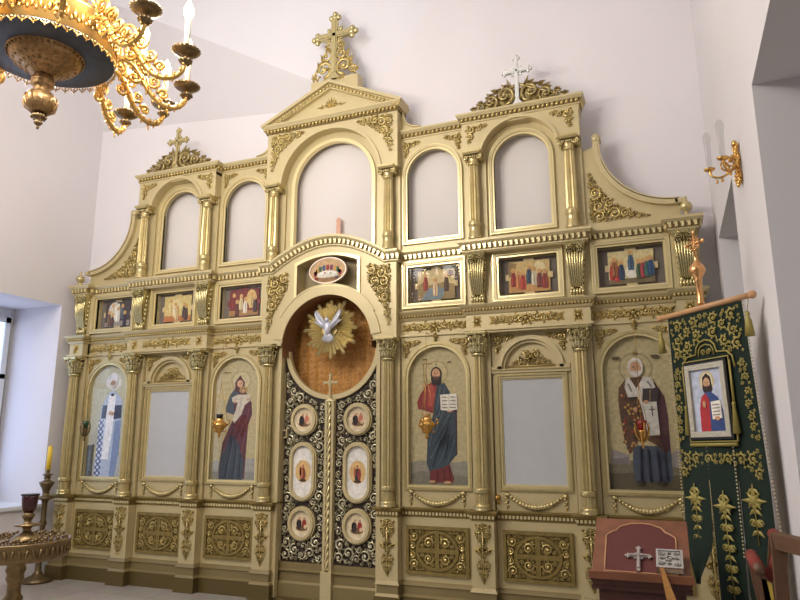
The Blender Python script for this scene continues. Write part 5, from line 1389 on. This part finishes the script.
q.add([(-hw+.03,.0,.90),(hw-.03,0,.90),(hw-.03,.33,.90),(-hw+.03,.33,.90),(-hw+.03,.33,1.11),(hw-.03,.33,1.11)],[(0,1,5,4),(0,4,3),(1,2,5),(2,3,4,5)])
for x in (-.1,.1): q.box(x-.07,x+.07,-.008,0,.2,.78)
q.build('lectern_body',WOODD,o)
ma=Matrix.Translation(Vector(((LX0+LX1)/2,LY,0)))
def stand_on(obj,x,t,off):
    v=tb+d*t+nrm*off; obj.location=((LX0+LX1)/2+x,LY+v.y,v.z); obj.rotation_euler=(-(PI/2-math.atan2(d.z,d.y)),0,0)
c=cross(.165,.10,.016,.012,.011,.108,foot=False); o=c.build('altar_cross',mat('pale_silver',(176,166,160),.35,.5)); tag(o,'small silver cross lying on the maroon top of the lectern','cross'); stand_on(o,-.008,.03,.012)
o=empty('gospel_book',(0,0,0),'square book in a chased silver cover resting on the right of the lectern','book'); stand_on(o,.134,.045,.004)
q=MB(); q.box(-.06,.06,-.004,.0,0,.128); q.box(-.06,.06,-.034,-.030,0,.128)
fr_(q,-.05,.05,.01,.118,.01,-.038,-.034,None); scroll(q,0,.064,.024,0,1,-.034,.008)
for s2 in (-1,1):
    for s3 in (-1,1): scroll(q,s2*.034,.064+s3*.036,.014,0,s2*s3,-.034,.008)
    rosette(q,s2*.034,.064,.012,-.034,.008,6)
rosette(q,0,.10,.012,-.034,.008,6); rosette(q,0,.028,.012,-.034,.008,6); q.box(-.06,-.057,-.034,0,0,.128)
q.build('silver_cover',SILVER,o); q=MB(); q.box(-.056,.057,-.030,-.004,.003,.125); q.build('page_block',pc((226,214,186)),o)
q=MB(); q.add([(-.045,-.036,.004),(-.030,-.036,.004),(.03,-.05,-.26),(-.015,-.05,-.26)],[(0,1,2,3)]); q.add([(-.045,-.036,.004),(-.030,-.036,.004),(-.030,-.0,.002),(-.045,-.0,.002)],[(0,1,2,3)]); q.build('bookmark_ribbon',pc((156,108,48)),o)

# =================================================================== FOLDING STANDS (lower right)
def beam(mbx,a,b,w,t,m=None):
    a,b=Vector(a),Vector(b); dd=(b-a).normalized(); u=dd.cross(Vector((0,1,0))); 
    if u.length<.1: u=dd.cross(Vector((1,0,0)))
    u.normalize(); v=dd.cross(u).normalized(); V=[]
    for p in (a,b):
        for (s1,s2) in ((-1,-1),(1,-1),(1,1),(-1,1)): V.append(tuple(p+u*(s1*w/2)+v*(s2*t/2)))
    mbx.add(V,[(0,1,2,3),(7,6,5,4),(0,4,5,1),(1,5,6,2),(2,6,7,3),(3,7,4,0)],m)
o=empty('folding_lectern',(3.60,-2.95,-.0),'folding wooden stand with a worn red cloth sling, in front of the banner foot','lectern')
q=MB(); 
for yy in (-.14,.14):
    beam(q,(-.10,yy,0),(.075,yy,1.18),.035,.03); beam(q,(.12,yy,0),(-.02,yy,1.09),.035,.03)
q.tube([(-.02,-.17,1.09),(-.02,.17,1.10)],.02,8); q.tube([(.075,-.17,1.18),(.075,.17,1.19)],.02,8); beam(q,(.09,-.14,.25),(.09,.14,.25),.03,.03); beam(q,(-.06,-.14,.25),(-.06,.14,.25),.03,.03)
q.build('crossed_legs',WOODG,o)
q=MB(); V=[];
for j in range(9):
    t=j/8; 
    for yy in (-.13,.13): V.append((-.02+.095*t,yy,1.11+.07*t-.10*S(PI*t)))
q.add(V,[(2*j,2*j+2,2*j+3,2*j+1) for j in range(8)],smooth=True); q.tube([(-.02,-.13,1.092),(-.02,.13,1.10)],.026,8); q.tube([(.075,-.13,1.182),(.075,.13,1.19)],.026,8); q.build('cloth_sling',VELR,o)
q=MB(); q.prism([(-.015,1.06),(.02,1.04),(.022,.92),(.01,.89),(-.008,.94)],-.155,-.15); q.build('yellow_ribbon',pc((196,166,70)),o)
o=empty('wooden_chair',(3.535,-3.52,-.0),'dark wooden slat-backed chair frame at the right edge','chair')
q=MB()
beam(q,(.055,0,0),(.075,0,1.27),.04,.035); beam(q,(.13,-.30,0),(.155,-.30,1.26),.06,.04); beam(q,(.07,0,1.255),(.16,-.32,1.27),.05,.03); beam(q,(.07,0,.95),(.15,-.30,.95),.04,.02); beam(q,(.06,0,.5),(.14,-.30,.5),.04,.02)
q.build('back_frame',WOODG,o)
q=MB(); beam(q,(-.25,-.02,.0),(-.25,-.02,.47),.04,.04); beam(q,(-.15,-.32,0),(-.15,-.32,.47),.04,.04); q.build('front_legs',WOODG,o)
q=MB(); q.add([(-.28,.0,.45),(.07,.02,.45),(.15,-.31,.45),(-.18,-.34,.45),(-.28,.0,.49),(.07,.02,.49),(.15,-.31,.49),(-.18,-.34,.49)],[(0,3,2,1),(4,5,6,7),(0,1,5,4),(1,2,6,5),(2,3,7,6),(3,0,4,7)]); q.build('seat',WOOD,o)

# =================================================================== WALL SCONCE
o=empty('wall_sconce',(WX,-2.10,3.05),'gilded two-arm wall sconce with clear bulbs on the right wall','wall lamp')
q=MB(); 
for k in range(11):
    z=-.12+.032*k; w=.05+.02*S(k*1.3); q.blob((-.012,0,z),(.018,w*.55,.026),n=8,h=5)
    for s2 in (-1,1): q.blob((-.014,s2*w*.6,z+.01),(.014,.016,.016),n=6,h=4)
q.blob((-.02,0,.24),(.02,.03,.03)); q.blob((-.02,0,-.14),(.014,.014,.03)); q.build('back_plate',BRASS,o)
for s2 in (-1,1):
    q=MB(); pp=smooth([(-.02,0,.06),(-.06,s2*.03,-.02),(-.11,s2*.07,-.05),(-.16,s2*.11,-.02),(-.165,s2*.115,.04)],2); q.tube(pp,.010,6)
    ctr=(-.08,s2*.05,.05); q.tube([(ctr[0]-.04*K(t*.5),ctr[1]*1.0-s2*.02*K(t*.5),ctr[2]+.04*S(t*.5)) for t in range(13)],.008,6); q.blob((-.10,s2*.07,-.07),(.012,.012,.018)); q.blob((-.05,s2*.02,.10),(.02,.015,.03)); q.blob((-.13,s2*.09,-.075),(.01,.01,.02))
    q.lathe([(.012,.03),(.035,.042),(.042,.055),(.02,.058),(.014,.07)],c=(-.165,s2*.115,0),n=16); a_=q.build('sconce_arm',BRASS,o)
    q=MB(); q.lathe([(.016,.06),(.02,.08),(.022,.28),(.024,.30),(.03,.33),(.028,.37),(.015,.40),(.001,.41)],c=(-.165,s2*.115,0),n=16); q.build('glass_bulb',BULB,a_)

o.location=(WX-.01,-2.14,3.11); o.scale=(.8,.72,.66); o.rotation_euler=(0,0,.38)
# =================================================================== LIGHTS, WORLD, CAMERA
w=bpy.data.worlds.new('World'); sc.world=w; w.use_nodes=True; bgn=w.node_tree.nodes['Background']; bgn.inputs[0].default_value=rgb((236,228,222)); bgn.inputs[1].default_value=WORLD if 'WORLD' in globals() else .21
def light(name,kind,loc,power,color,size=.1,rot=(0,0,0),sy=None):
    l=bpy.data.lights.new(name,kind); l.energy=power; l.color=color
    if kind=='AREA': l.size=size; 
    if kind=='AREA' and sy: l.shape='RECTANGLE'; l.size_y=sy
    if kind=='POINT': l.shadow_soft_size=size
    ob=bpy.data.objects.new(name,l); col.objects.link(ob); ob.location=loc; ob.rotation_euler=rot; return ob
for a in (-5,78,158,242,314):
    r=math.radians(a); light('chandelier_glow','POINT',(CHX+.83*K(r),CHY+.83*S(r),4.18),74,(1,.95,.90),.06)
light('rear_fill_light','AREA',(-1.5,-7.2,5.6),210,(1,.97,.94),3.0,(math.radians(75),0,0),2.0)  # added soft fill high behind the camera, no window stands there
cam=bpy.data.cameras.new('Camera'); co=bpy.data.objects.new('Camera',cam); col.objects.link(co); sc.camera=co
cam.sensor_width=36; cam.lens=36*663.727/800
co.location=(3.318145,-6.204835,1.6)
yaw,pit,rol=math.radians(22.119668),math.radians(11.731907),math.radians(-.135109)
fw=Vector((-S(yaw)*K(pit),K(yaw)*K(pit),S(pit))); rt=Vector((K(yaw),S(yaw),0)); up=rt.cross(fw); rt2=rt*K(rol)+up*S(rol); up2=-rt*S(rol)+up*K(rol)
M=Matrix((rt2,up2,-fw)).transposed(); co.rotation_euler=M.to_euler(); cam.clip_start=.05
sc.view_settings.view_transform='Standard'; sc.view_settings.look='None'; sc.view_settings.exposure=0
